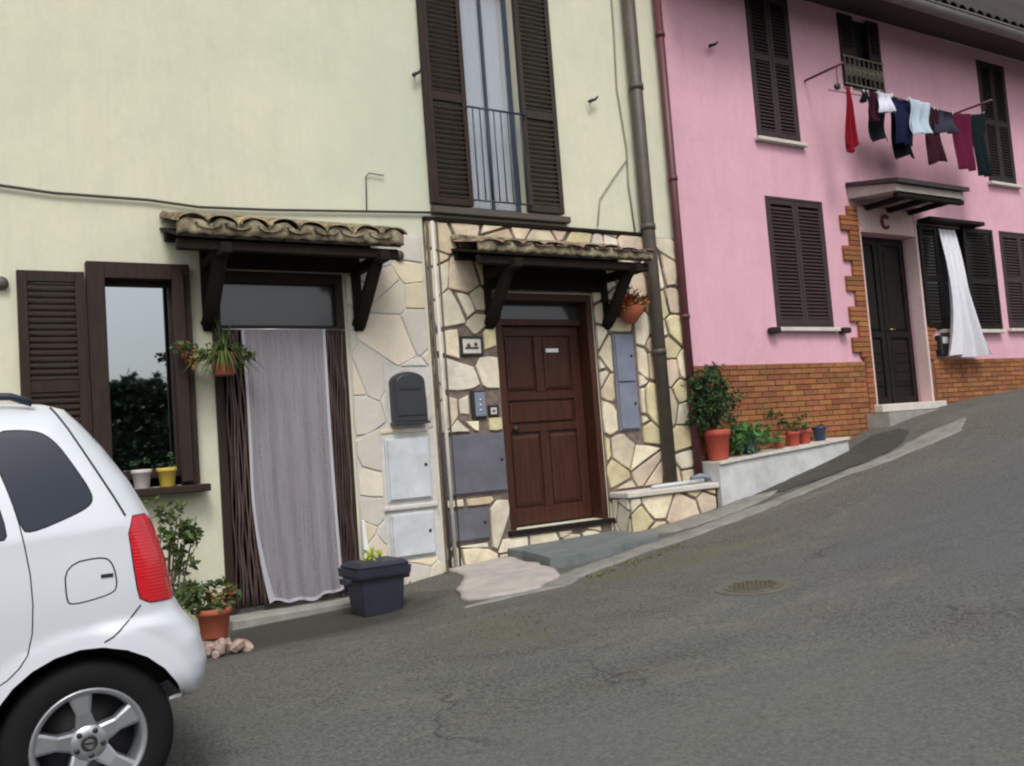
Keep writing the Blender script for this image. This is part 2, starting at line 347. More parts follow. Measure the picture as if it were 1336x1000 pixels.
def region(outer, holes=(), step=.02, gap=0):
    """fine triangles that fill a polygon (minus holes) and follow its outline exactly"""
    from mathutils.geometry import delaunay_2d_cdt
    def off(P, sgn):
        if not gap: return list(P)
        n = len(P); A = sum(P[i][0]*P[(i+1) % n][1]-P[(i+1) % n][0]*P[i][1] for i in range(n)); sg = sgn*(1 if A > 0 else -1); Q = []
        for i in range(n):
            a, c = P[i-1], P[(i+1) % n]; tx, tz = c[0]-a[0], c[1]-a[1]; L = math.hypot(tx, tz) or 1; Q.append((P[i][0]-tz/L*gap*sg, P[i][1]+tx/L*gap*sg))
        return Q
    loops = [off(resample(outer, step), 1)]+[off(resample(h, step), -1) for h in holes]
    P = np.array(loops[0]); x0, z0 = P.min(0); x1, z1 = P.max(0)
    X, Z = np.meshgrid(np.arange(x0, x1, step), np.arange(z0, z1, step)); X = X.ravel(); Z = Z.ravel()
    k = inside(loops[0], X, Z)
    for h in loops[1:]: k &= ~inside(h, X, Z)
    X, Z = X[k], Z[k]; k = np.ones(X.shape, bool)
    for h in loops: k &= nearest(h, X, Z)[0] > step*.55
    X, Z = X[k], Z[k]; vs = []; es = []
    for h in loops: b = len(vs); vs += [Vector(q) for q in h]; es += [(b+i, b+(i+1) % len(h)) for i in range(len(h))]
    vs += [Vector(q) for q in zip(X.tolist(), Z.tolist())]
    v, e, f, _, _, _ = delaunay_2d_cdt(vs, es, [], 0, 1e-7)
    V = np.array([(q.x, q.y) for q in v]); F = np.array([list(t) for t in f if len(t) == 3]); C = V[F].mean(1)
    k = inside(loops[0], C[:, 0].copy(), C[:, 1].copy())
    for h in loops[1:]: k &= ~inside(h, C[:, 0].copy(), C[:, 1].copy())
    F = F[k]; A = V[F]; cr = (A[:, 1, 0]-A[:, 0, 0])*(A[:, 2, 1]-A[:, 0, 1])-(A[:, 1, 1]-A[:, 0, 1])*(A[:, 2, 0]-A[:, 0, 0])
    return [tuple(q) for q in V.tolist()], [tuple(t) if c > 0 else tuple(t[::-1]) for t, c in zip(F.tolist(), cr)]
def smooth_poly(pts, k=2):
    for _ in range(k):
        q = []
        for i in range(len(pts)):
            a, b = pts[i], pts[(i+1) % len(pts)]
            q += [(a[0]*.75+b[0]*.25, a[1]*.75+b[1]*.25), (a[0]*.25+b[0]*.75, a[1]*.25+b[1]*.75)]
        pts = q
    return pts
def ragged(pts, amp, seg, seed=0):
    rr = random.Random(seed); out = []
    for i in range(len(pts)):
        a, b = pts[i], pts[(i+1) % len(pts)]; L = math.hypot(b[0]-a[0], b[1]-a[1]); n = max(1, int(L/seg))
        for k in range(n):
            t = k/n; out.append((a[0]+(b[0]-a[0])*t+rr.uniform(-amp, amp), a[1]+(b[1]-a[1])*t+rr.uniform(-amp, amp)))
    return out

# ------------------------------------------------------------------ ground
KX = [-60, -12, -3, 0, 2, 4, 5, 6.2, 7.3, 8.3, 9.35, 10, 10.6, 11.7, 14, 20, 60]
KZ = [-6, -2.1, -1.42, -1.24, -1.2, -1.14, -1.08, -1.0, -.86, -.65, -.42, -.22, -.06, .09, .28, 1.0, 6]
def G(x, y):
    z = sum(np.interp(x+o, KX, KZ) for o in (-.4, -.2, 0, .2, .4))/5
    d = D-y
    dip = .10*np.clip((4.0-x)/1.0, 0, 1)*np.clip((2.1-d)/1.0, 0, 1)
    return z-dip
def Gf(x, y): return float(G(np.float64(x), np.float64(y)))
gx = sorted(set([-60, -50, -40, -30, -20, -14] + [round(-9+.15*i, 3) for i in range(170)] + [17, 18, 20, 25, 30, 40, 50, 60]))
gy = sorted(set([-60, -45, -35, -25, -18, -13] + [round(-9+.15*i, 3) for i in range(119)] + [10, 14, 20, 30, 45, 60]))
X, Y = np.meshgrid(gx, gy); Z = G(X, Y)
mb = MB(); nx = len(gx)
mb.add(list(zip(X.ravel().tolist(), Y.ravel().tolist(), Z.ravel().tolist())), [(j*nx+i, j*nx+i+1, (j+1)*nx+i+1, (j+1)*nx+i) for j in range(len(gy)-1) for i in range(nx-1)], 0, True)
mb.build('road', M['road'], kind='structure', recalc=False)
def drape(name, poly_xd, m, off, rag=.02, seed=1, step=.05, edge=True):
    poly = ragged([(x, D-d) for x, d in poly_xd], rag, .12, seed)
    pts, fs = region(poly, step=step); b = MB()
    up = [(x, y, Gf(x, y)+off) for x, y in pts]
    b.add(up, fs, 0, True)
    o = b.build(name, m, kind='structure', recalc=False)
    if edge:
        md = o.modifiers.new('thickness', 'SOLIDIFY'); md.thickness = .05; md.offset = -1
    return o
# concrete gutter strip at the foot of the slope
drape('gutter', [(3.3, 1.62), (4.1, 1.80), (4.6, 1.52), (5.6, 1.23), (6.5, 1.08), (7.4, 1.0), (8.3, 1.04), (9.2, 1.28), (10.0, 1.5), (10.6, 1.2), (9.9, 1.05), (9.2, 1.02), (8.2, .84), (7.0, .74), (6.0, .90), (5.4, 1.02), (4.6, 1.28), (4.0, 1.5)], M['kerb'], .012, .02, 3)
drape('pavement', [(4.02, .02), (3.98, .35), (3.72, .8), (3.50, 1.15), (3.46, 1.4), (3.66, 1.62), (3.95, 1.66), (4.28, 1.45), (4.45, 1.15), (4.56, .7), (4.64, .02)], M['apron'], .03, .035, 4)
drape('tar_patch', [(7.65, .42), (7.9, .68), (8.3, .80), (9.0, .95), (9.6, 1.0), (10.0, .85), (10.25, .5), (10.0, .30), (9.2, .33), (8.4, .36)], M['tarpatch'], .008, .035, 5, edge=False)
drape('kerb', [(5.9, .32), (6.2, .75), (7.2, .72), (7.9, .60), (7.6, .40), (7.2, .36)], M['kerb'], .02, .03, 6)

# ------------------------------------------------------------------ generic building pieces
def wall_sheet(b, x0, x1, z0, z1, holes, yf, yb, m=0):
    """solid wall between yf (front) and yb (back) with rectangular openings"""
    xs = sorted({x0, x1, *[v for h in holes for v in h[:2]]}); zs = sorted({z0, z1, *[v for h in holes for v in h[2:]]})
    xs = [x for x in xs if x0 <= x <= x1]; zs = [z for z in zs if z0 <= z <= z1]
    nx, nz = len(xs)-1, len(zs)-1
    def hole(i, j):
        if i < 0 or j < 0 or i >= nx or j >= nz: return True
        cx, cz = (xs[i]+xs[i+1])/2, (zs[j]+zs[j+1])/2
        return any(h[0] < cx < h[1] and h[2] < cz < h[3] for h in holes)
    for i in range(nx):
        for j in range(nz):
            if hole(i, j): continue
            a, c, e, g = xs[i], xs[i+1], zs[j], zs[j+1]
            q = lambda *v: b.add(v, [(0, 1, 2, 3)], m)
            q((a, yf, e), (c, yf, e), (c, yf, g), (a, yf, g)); q((a, yb, g), (c, yb, g), (c, yb, e), (a, yb, e))
            if hole(i-1, j): q((a, yb, e), (a, yf, e), (a, yf, g), (a, yb, g))
            if hole(i+1, j): q((c, yf, e), (c, yb, e), (c, yb, g), (c, yf, g))
            if hole(i, j-1): q((a, yb, e), (c, yb, e), (c, yf, e), (a, yf, e))
            if hole(i, j+1): q((a, yf, g), (c, yf, g), (c, yb, g), (a, yb, g))
def clip(poly, px, pz, nx, nz):
    """keep the side of the line through (px,pz) where the normal points away"""
    out = []
    for i in range(len(poly)):
        a, b = poly[i], poly[(i+1) % len(poly)]; da = (a[0]-px)*nx+(a[1]-pz)*nz; db = (b[0]-px)*nx+(b[1]-pz)*nz
        if da <= 0: out.append(a)
        if (da < 0 < db) or (db < 0 < da):
            t = da/(da-db); out.append((a[0]+(b[0]-a[0])*t, a[1]+(b[1]-a[1])*t))
    return out
def area(p): return abs(sum(p[i][0]*p[(i+1) % len(p)][1]-p[(i+1) % len(p)][0]*p[i][1] for i in range(len(p))))/2
def crazy(b, x0, x1, z0, z1, cell, gap, holes, y, th, tints, seed, m=0, squash=1.0, floor=None):
    rr = random.Random(seed); S = []
    nx = max(1, round((x1-x0)/cell)); nz = max(1, round((z1-z0)/(cell*squash)))
    for i in range(-1, nx+1):
        for j in range(-1, nz+1):
            if rr.random() < .20: continue
            S.append((x0+(i+.5+rr.uniform(-.55, .55))*(x1-x0)/nx, z0+(j+.5+rr.uniform(-.5, .5))*(z1-z0)/nz))
    for k, (sx, sz) in enumerate(S):
        P = [(x0, z0), (x1, z0), (x1, z1), (x0, z1)]
        for (tx, tz) in sorted(S, key=lambda q: (q[0]-sx)**2+(q[1]-sz)**2)[1:16]:
            dx, dz = tx-sx, tz-sz; L = math.hypot(dx, dz); g = gap*rr.uniform(.2, .85)
            P = clip(P, (sx+tx)/2-dx/L*g, (sz+tz)/2-dz/L*g, dx/L, dz/L)
            if len(P) < 3: break
        if len(P) < 3: continue
        for h in holes:
            if max(q[0] for q in P) <= h[0] or min(q[0] for q in P) >= h[1] or max(q[1] for q in P) <= h[2] or min(q[1] for q in P) >= h[3]: continue
            cands = [(clip(P, h[0]-.012, 0, 1, 0)), (clip(P, h[1]+.012, 0, -1, 0)), (clip(P, 0, h[2]-.012, 0, 1)), (clip(P, 0, h[3]+.012, 0, -1))]
            P = max(cands, key=lambda q: area(q) if len(q) > 2 else 0)
            if len(P) < 3: break
        if len(P) < 3 or area(P) < .0016: continue
        if floor and max(q[1] for q in P) < floor: continue
        Q = []
        for i in range(len(P)):      # uneven edges
            a, c = P[i], P[(i+1) % len(P)]; Q.append(a); L = math.hypot(c[0]-a[0], c[1]-a[1])
            if L > .12:
                o = rr.uniform(-.012, .004); Q.append(((a[0]+c[0])/2+(c[1]-a[1])/L*-o, (a[1]+c[1])/2+(c[0]-a[0])/L*o))
        t = rr.choice(tints); v = rr.uniform(.82, 1.08); b.col = (t[0]*v, t[1]*v, t[2]*v)
        b.prism(Q, y, y-th*rr.uniform(.7, 1.2), m, .008)
    b.col = (1, 1, 1)
def louvre(b, x0, x1, z0, z1, y, th=.04, st=.055, mid=True, pitch=.042, T=None, gapless=False):
    """one louvred leaf: frame and tilted slats"""
    b.box(x0, x0+st, y-th, y, z0, z1, 0, T, .004); b.box(x1-st, x1, y-th, y, z0, z1, 0, T, .004)
    rails = [(z0, z0+st*1.4), (z1-st*1.2, z1)]
    if mid: zm = z0+(z1-z0)*(mid if isinstance(mid, float) else .48); rails.append((zm-.045, zm+.045))
    for a, c in rails: b.box(x0+st, x1-st, y-th+.004, y-.004, a, c, 0, T, .003)
    rails.sort()
    for k in range(len(rails)-1):
        z = rails[k][1]+.01
        while z < rails[k+1][0]-.02:
            yy0, yy1 = y-th+.006, y-.006
            vs = [(x0+st, yy0, z), (x1-st, yy0, z), (x1-st, yy1, z+.034), (x0+st, yy1, z+.034), (x0+st, yy0, z+.008), (x1-st, yy0, z+.008), (x1-st, yy1, z+.042), (x0+st, yy1, z+.042)]
            vs = [Vector(q) for q in vs]
            if T: vs = [T @ q for q in vs]
            b.add(vs, [(0, 1, 2, 3), (4, 7, 6, 5), (0, 4, 5, 1), (2, 6, 7, 3), (0, 3, 7, 4), (1, 5, 6, 2)], 0)
            z += pitch
def frame(b, x0, x1, z0, z1, t, y0, y1, bottom=True, bv=.004):
    b.box(x0, x0+t, y0, y1, z0, z1, 0, None, bv); b.box(x1-t, x1, y0, y1, z0, z1, 0, None, bv)
    b.box(x0+t, x1-t, y0, y1, z1-t, z1, 0, None, bv)
    if bottom: b.box(x0+t, x1-t, y0, y1, z0, z0+t, 0, None, bv)
def leaves(b, c, rad, n, size, seed, tint=(.6, 1.5), droop=0, m=0, shell=.45, aspect=2.0):
    rr = random.Random(seed)
    clumps = [(Vector((rr.gauss(0, 1), rr.gauss(0, 1), rr.gauss(0, 1))).normalized()*rr.uniform(shell, 1)) for _ in range(max(4, n//14))]
    for _ in range(n):
        cl = rr.choice(clumps); j = Vector((rr.gauss(0, .16), rr.gauss(0, .16), rr.gauss(0, .16)))
        q = Vector(((cl.x+j.x)*rad[0]+c[0], (cl.y+j.y)*rad[1]+c[1], (cl.z+j.z)*rad[2]+c[2]))
        dr = Vector((rr.gauss(0, 1)+cl.x, rr.gauss(0, 1)+cl.y, rr.gauss(0, .8)+cl.z*.6-droop)).normalized()
        sd = dr.cross(Vector((rr.gauss(0, 1), rr.gauss(0, 1), rr.gauss(0, 1)))).normalized(); s = size*rr.uniform(.6, 1.4); up = dr.cross(sd)
        v = rr.uniform(*tint); b.col = (v*rr.uniform(.85, 1.2), v, v*rr.uniform(.7, 1.1))
        b.add([q, q+dr*s*.5+sd*s/aspect*.5+up*s*.08, q+dr*s, q+dr*s*.5-sd*s/aspect*.5+up*s*.08], [(0, 1, 2), (0, 2, 3)], m)
    b.col = (1, 1, 1)
def blades(b, c, n, length, seed, spread=1.0, up=.8, w=.012, sag=1.4, m=0):
    rr = random.Random(seed)
    for _ in range(n):
        a = rr.uniform(0, 2*math.pi); L = length*rr.uniform(.5, 1.15); u = up*rr.uniform(.4, 1.2)
        v = rr.uniform(.6, 1.6); b.col = (v, v, v*.8)
        dirx, diry = math.cos(a)*spread*rr.uniform(.5, 1), math.sin(a)*spread*rr.uniform(.5, 1); px, py = -math.sin(a), math.cos(a); vs = []
        for k in range(6):
            t = k/5; ww = w*(1-t*.85)*(.6+.8*t if t < .5 else 1)
            q = (c[0]+dirx*L*t, c[1]+diry*L*t, c[2]+L*(u*t-sag*t*t*.7))
            vs += [(q[0]+px*ww, q[1]+py*ww, q[2]), (q[0]-px*ww, q[1]-py*ww, q[2]+ww*.4)]
        b.add(vs, [(2*k, 2*k+1, 2*k+3, 2*k+2) for k in range(5)], m, True)
    b.col = (1, 1, 1)
POT = [(0, 0), (.36, 0), (.37, .02), (.46, .78), (.5, .80), (.52, .83), (.52, .98), (.5, 1), (.45, 1), (.43, .95), (.42, .86), (0, .86)]
def pot(b, x, y, z, w, h, n=22): b.lathe((x, y, z), [(r*w, q*h) for r, q in POT], n)

# ------------------------------------------------------------------ cream house
cream = empty('cream_house', (3.6, D, -1.2), 'cream plastered house with a stone-clad ground floor and two tiled door awnings', 'house')
DOOR1 = (1.96, 3.14, -1.30, 1.66); DOOR2 = (4.74, 5.96, -.84, 1.54); WIN1 = (1.02, 1.76, -.12, 1.66); BALC = (4.56, 5.22, 2.37, 4.85)
b = MB(); wall_sheet(b, -8, 7.22, -2.6, 6.5, [DOOR1, DOOR2, WIN1, BALC], D, D+.35)
b.box(-8, -7.65, D+.36, D+7, -2.6, 6.5); b.box(6.87, 7.22, D+.36, D+7, -2.6, 6.5); b.box(-7.64, 6.86, D+6.65, D+7, -2.6, 6.5)
b.build('wall', M['cream'], cream)
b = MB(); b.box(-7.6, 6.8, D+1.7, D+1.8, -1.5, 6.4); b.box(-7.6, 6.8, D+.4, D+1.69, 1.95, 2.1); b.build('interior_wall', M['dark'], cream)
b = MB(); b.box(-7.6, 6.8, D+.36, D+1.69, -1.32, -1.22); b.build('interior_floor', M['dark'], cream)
b = MB()
for s in (0, 1):
    y0, y1 = (D-.6, D+3.6) if s == 0 else (D+3.62, D+7.5); z0, z1 = (6.42, 7.7) if s == 0 else (7.7, 6.42)
    b.add([(-8.3, y0, z0), (7.4, y0, z0), (7.4, y1, z1), (-8.3, y1, z1), (-8.3, y0, z0+.14), (7.4, y0, z0+.14), (7.4, y1, z1+.14), (-8.3, y1, z1+.14)],
          [(0, 1, 2, 3), (4, 5, 6, 7), (0, 1, 5, 4), (1, 2, 6, 5), (2, 3, 7, 6), (3, 0, 4, 7)])
b.build('roof', M['roof_tile'], cream)

# stone cladding: dark-jointed round the brown door, pale-jointed beside the curtained door
HR = [(4.73, 5.97, -.90, 1.55), (4.02, 4.74, -.47, .15), (4.02, 4.50, -.91, -.56), (4.30, 4.57, .89, 1.10), (4.37, 4.56, .27, .56), (4.57, 4.69, .29, .41), (6.17, 6.50, .04, 1.13)]
b = MB(); wall_sheet(b, 4.0, 7.215, -1.35, 2.22, [HR[0]], D-.014, D-.001); b.build('cladding_mortar', M['dark_mortar'], cream)
T1 = [(1.05, 1.05, 1.06), (1.05, 1.02, .97), (1.02, .98, .76), (1.0, .90, .88), (1.1, 1.12, 1.2), (.93, .84, .74), (1.1, 1.08, 1.0), (1.08, 1.08, 1.1)]
b = MB(); crazy(b, 4.02, 7.21, -1.28, 2.21, .275, .030, HR+[(6.0, 7.3, -1.3, -.56)], D-.010, .028, T1, 11)
b.build('stone_cladding', M['stone'], cream)
HL = [(3.42, 3.94, -.98, .18), (3.50, 3.90, .24, .80)]
b = MB(); wall_sheet(b, 3.17, 3.97, -1.40, 2.08, [], D-.012, D-.001); b.build('cladding_mortar', M['pale_mortar'], cream)
T2 = [(.92, .92, .98), (.95, .93, .90), (.86, .88, .98), (1.0, .95, .80), (.82, .83, .88), (.97, .91, .88)]
b = MB(); crazy(b, 3.18, 3.96, -1.38, 2.06, .27, .014, HL, D-.009, .016, T2, 5); b.build('stone_cladding', M['stone_pale'], cream)

# string course / pipe run above the stone, corner conduits
b = MB(); b.box(4.0, 6.72, D-.05, D-.001, 2.215, 2.255, 0, None, .006); b.build('string_course', M['wood_old'], cream)
b = MB(); b.box(4.1, 5.72, D-.09, D-.001, 2.29, 2.355, 0, None, .006); b.build('balcony_sill', M['pipe'], cream)
for xx, rr_, mm in ((4.03, .016, 'pipe'), (4.085, .020, 'marble'), (4.135, .010, 'pipe')):
    b = MB(); b.tube([(xx, D-.045, -1.12), (xx-.005, D-.045, .3), (xx, D-.045, 2.21)], rr_, 8); b.build('conduit', M[mm], cream)
# rain pipes
b = MB(); b.tube([(6.75, D-.11, 6.3), (6.755, D-.11, 2.4), (6.77, D-.11, -.53)], .073, 14)
for z in (5.4, 3.9, 2.3, .9): b.tube([(6.755, D-.11, z-.03), (6.755, D-.11, z+.03)], .084, 14)
pp = b.build('drain_pipe', M['pipe'], cream)
for z in (3.9, 2.3, .9): b = MB(); b.box(6.735, 6.775, D-.045, D-.001, z-.02, z+.02); b.build('pipe_clamp', M['iron'], pp)

# ---- windows of the cream house
def window_unit(parent, x0, x1, z0, z1, y, m_frame, m_glass, t=.05, mull=False):
    b = MB(); frame(b, x0, x1, z0, z1, t, y-.03, y+.03)
    if mull: b.box((x0+x1)/2-t*.6, (x0+x1)/2+t*.6, y-.034, y+.026, z0+t, z1-t, 0, None, .003)
    w = b.build('window', M[m_frame], parent)
    b = MB(); b.box(x0+t, x1-t, y-.004, y+.004, z0+t, z1-t); b.build('pane', M[m_glass], w); return w
b = MB(); frame(b, 1.0, 1.78, -.12, 1.68, .13, D-.10, D-.001, bottom=False); b.build('window_surround', M['wood'], cream)
w1 = window_unit(cream, 1.08, 1.70, -.05, 1.58, D+.06, 'wood', 'glass', .07)
b = MB(); b.box(.98, 1.84, D-.20, D-.001, -.185, -.125, 0, None, .008); b.build('window_sill', M['wood'], cream)
# shutters of the left window: the left leaf folded flat on the wall, the right leaf edge-on
b = MB(); louvre(b, .52, .99, -.12, 1.60, D-.012, .045, .07, pitch=.05); b.build('shutter', M['wood'], cream)
b = MB(); b.box(1.63, 1.72, D-.15, D-.101, -.10, 1.62, 0, None, .006); b.build('shutter', M['wood'], cream)
# tall balcony window
bw = MB(); frame(bw, 4.56, 5.22, 2.37, 4.85, .05, D+.09, D+.15); wn = bw.build('window', M['iron_blue'], cream)
b = MB(); b.box(4.61, 5.17, D+.115, D+.121, 2.42, 4.8); b.build('pane', M['clear'], wn)
b = MB(); b.box(4.875, 4.905, D+.085, D+.155, 2.42, 4.8, 0, None, .003); b.build('mullion', M['iron_blue'], wn)
b = MB(); louvre(b, 4.13, 4.56, 2.385, 4.86, D-.02, .05, .05, mid=.44, pitch=.05); b.box(4.09, 4.13, D-.075, D-.02, 2.385, 4.86, 0, None, .004); b.build('shutter', M['wood'], cream)
b = MB(); louvre(b, 5.215, 5.66, 2.385, 4.86, D-.02, .05, .055, mid=.42, pitch=.05); b.build('shutter', M['wood_grey'], cream)
b = MB(); b.tube([(4.55, D-.10, 3.39), (5.23, D-.10, 3.39)], .012); b.tube([(4.55, D-.10, 2.44), (5.23, D-.10, 2.44)], .010)
for i in range(8): x = 4.60+i*.082; b.tube([(x, D-.10, 2.44), (x, D-.10, 3.385)], .007, 6)
for x in (4.55, 5.23): b.tube([(x, D-.10, 3.39), (x, D+.02, 3.39)], .010); b.tube([(x, D-.10, 2.44), (x, D+.02, 2.44)], .010)
b.build('window_railing', M['iron_blue'], cream)
b = MB()
b.grid(lambda u, v: (4.62+.54*u, D+.20+.018*math.sin(u*34+v)+.01*math.sin(u*71), 2.43+2.35*v), 70, 10)
o = b.build('curtain', cloth('blue_grey_curtain_cloth', (.20, .24, .33)), solid=.002, recalc=False)
tag(o, 'blue-grey net curtain behind the tall upstairs window with the railing', 'curtain')

# ---- curtained doorway
b = MB(); frame(b, 1.96, 3.14, -1.25, 1.66, .075, D-.02, D+.12, bottom=False); b.box(2.035, 3.065, D-.015, D+.11, 1.12, 1.19, 0, None, .004)
b.box(2.035, 3.065, D-.015, D+.11, 1.56, 1.585, 0, None, .003)
df = b.build('door_frame', M['wood'], cream)
b = MB(); b.box(2.036, 3.064, D+.04, D+.048, 1.19, 1.56); b.build('transom_pane', M['glass_dim'], df)
b = MB(); b.box(1.93, 3.17, D-.28, D+.30, -1.36, -1.225, 0, None, .012); b.build('doorstep', M['concrete'], cream)
b = MB(); b.tube([(2.03, D-.045, 1.15), (3.12, D-.045, 1.15)], .012); o = b.build('curtain_rod', M['chrome'])
tag(o, 'thin metal rod holding the string and sheer curtains in the left doorway', 'rod')
rr = random.Random(3); b = MB()
for i in range(46):
    x = 2.045+i*.0232; v = rr.uniform(.5, 1.7); b.col = (v, v*rr.uniform(.85, 1.1), v*rr.uniform(.8, 1.15)); ph = rr.uniform(0, 6); a = rr.uniform(.003, .009); zb = -1.20+rr.uniform(0, .04)
    b.tube([(x+a*math.sin(ph+k*.9), D-.040+a*math.cos(ph+k*1.3), 1.14+(zb-1.14)*k/24) for k in range(25)], .0095, 5)
b.col = (1, 1, 1)
o = b.build('string_curtain', M['strand']); tag(o, 'brown string fly curtain in the doorway, showing at both sides of the sheer one', 'curtain')
b = MB()
def lc(u, v):
    z = 1.15-2.33*v; L = 2.185+.012*math.sin(v*5)+.13*max(0, v-.55)**1.6*3.2; Rr = 2.925-.01*math.sin(v*3)+.02*v
    x = L+(Rr-L)*u; y = D-.075-.02*v-.009*math.sin(u*31+v*1.5)*(.4+v)-.010*math.sin(u*13-v*2)
    if v > .9: z += (.018*math.sin(u*7+1)+.012*math.sin(u*19)+.02*u)*(v-.9)/.1
    return (x, y, z)
b.grid(lc, 110, 50)
# turned, thicker hem along the left edge and the bottom
lcur = b.build('sheer_curtain', M['lace'], recalc=False); tag(lcur, 'sheer whitish-lilac curtain hanging over the doorway under the left awning', 'curtain')
b = MB(); b.grid(lambda u, v: tuple(Vector(lc(.0+.028*u+(.07*u*max(0, v-.72)*3), v))+Vector((0, -.004, 0))), 3, 50); b.grid(lambda u, v: tuple(Vector(lc(u, .988+.012*v))+Vector((0, -.004, 0))), 90, 2)
b.grid(lambda u, v: tuple(Vector(lc(.97+.03*u, v))+Vector((0, -.004, 0))), 2, 50)
b.build('hem', M['hem'], lcur, recalc=False)

# ---- brown panelled door
b = MB(); frame(b, 4.74, 5.96, -.84, 1.54, .075, D-.005, D+.26, bottom=False); b.box(4.815, 5.885, D+.12, D+.24, 1.225, 1.29, 0, None, .004)
df = b.build('door_frame', M['wood_door'], cream)
b = MB(); b.box(4.816, 5.884, D+.17, D+.178, 1.29, 1.465); b.build('transom_pane', M['glass_dim'], df)
b = MB(); yb_ = D+.23; b.box(4.816, 5.884, yb_-.03, yb_, -.825, 1.223)
for x0, x1, z0, z1 in ((4.82, 4.93, -.82, 1.22), (5.77, 5.88, -.82, 1.22), (5.30, 5.40, -.659, .119), (5.30, 5.40, .531, 1.119)):
    b.box(x0, x1, yb_-.055, yb_-.031, z0, z1, 0, None, .005)
for z0, z1 in ((-.82, -.66), (.12, .20), (.45, .53), (1.12, 1.22)):
    b.box(4.931, 5.769, yb_-.053, yb_-.031, z0, z1, 0, None, .005)
b.prism([(4.955, .22), (5.745, .22), (5.745, .43), (4.955, .43)], yb_-.029, yb_-.052, 0, .035)
for z0, z1 in ((-.63, .09), (.56, 1.09)):
    for x0, x1 in ((4.955, 5.275), (5.425, 5.745)):
        b.prism([(x0, z0), (x1, z0), (x1, z1), (x0, z1)], yb_-.029, yb_-.052, 0, .035)
dl = b.build('door', M['wood_door'], cream)
b = MB(); b.lathe((4.99, yb_-.10, .16), [(0, 0), (.028, .005), (.034, .02), (.026, .035), (.012, .04), (.012, .05)], 14, 0, 'y'); b.build('door_knob', M['iron'], dl)
b = MB(); b.box(5.44, 5.60, yb_-.066, yb_-.056, .945, .985, 0, None, .002); b.build('name_plate', M['paper'], dl)
b = MB(); b.box(4.70, 6.00, D-.07, D+.30, -.885, -.842, 0, None, .006); b.build('threshold', M['wood_old'], cream)
# wedge of slate slab that serves as step
b = MB(); P = ragged([(4.66, D-.03), (4.62, D-.5), (4.50, D-1.02), (4.62, D-1.10), (5.2, D-1.04), (5.85, D-.90), (5.98, D-.75), (5.99, D-.03)], .012, .15, 2)
n_ = len(P); top = [(x, y, -1.005+.02*(x-4.6)) for x, y in P]; bot = [(x, y, Gf(x, y)-.08) for x, y in P]
b.add(top+bot, [tuple(range(n_)), tuple(range(n_, 2*n_))[::-1]]+[(i, (i+1) % n_, n_+(i+1) % n_, n_+i) for i in range(n_)])
b.build('doorstep', M['slab'], cream)

# ---- ledge (low stone bench) right of the brown door
b = MB(); LX0, LX1, LD = 6.02, 7.225, .30
b.box(LX0, LX1, D-LD, D-.03, -1.4, -.64); b.build('ledge_wall', M['dark_mortar'], cream)
b = MB(); crazy(b, LX0+.01, LX1-.01, -1.25, -.65, .27, .03, [], D-LD, .022, T1, 21); b.build('stone_cladding', M['stone'], cream)
b = MB(); crazy(b, -LD+.01, -.03, -1.25, -.65, .24, .026, [], 0, .018, T1, 31)
b.v = [(LX0+q[1], D+q[0], q[2]) for q in b.v]; b.build('stone_cladding', M['stone'], cream)
b = MB(); b.box(LX0-.05, LX1+.03, D-LD-.055, D-.03, -.638, -.575, 0, None, .012); b.build('ledge_top', M['marble'], cream)
b = MB(); b.box(LX1+.032, LX1+.07, D-.29, D-.25, -.98, -.57); b.build('ledge_post', M['iron'], cream)

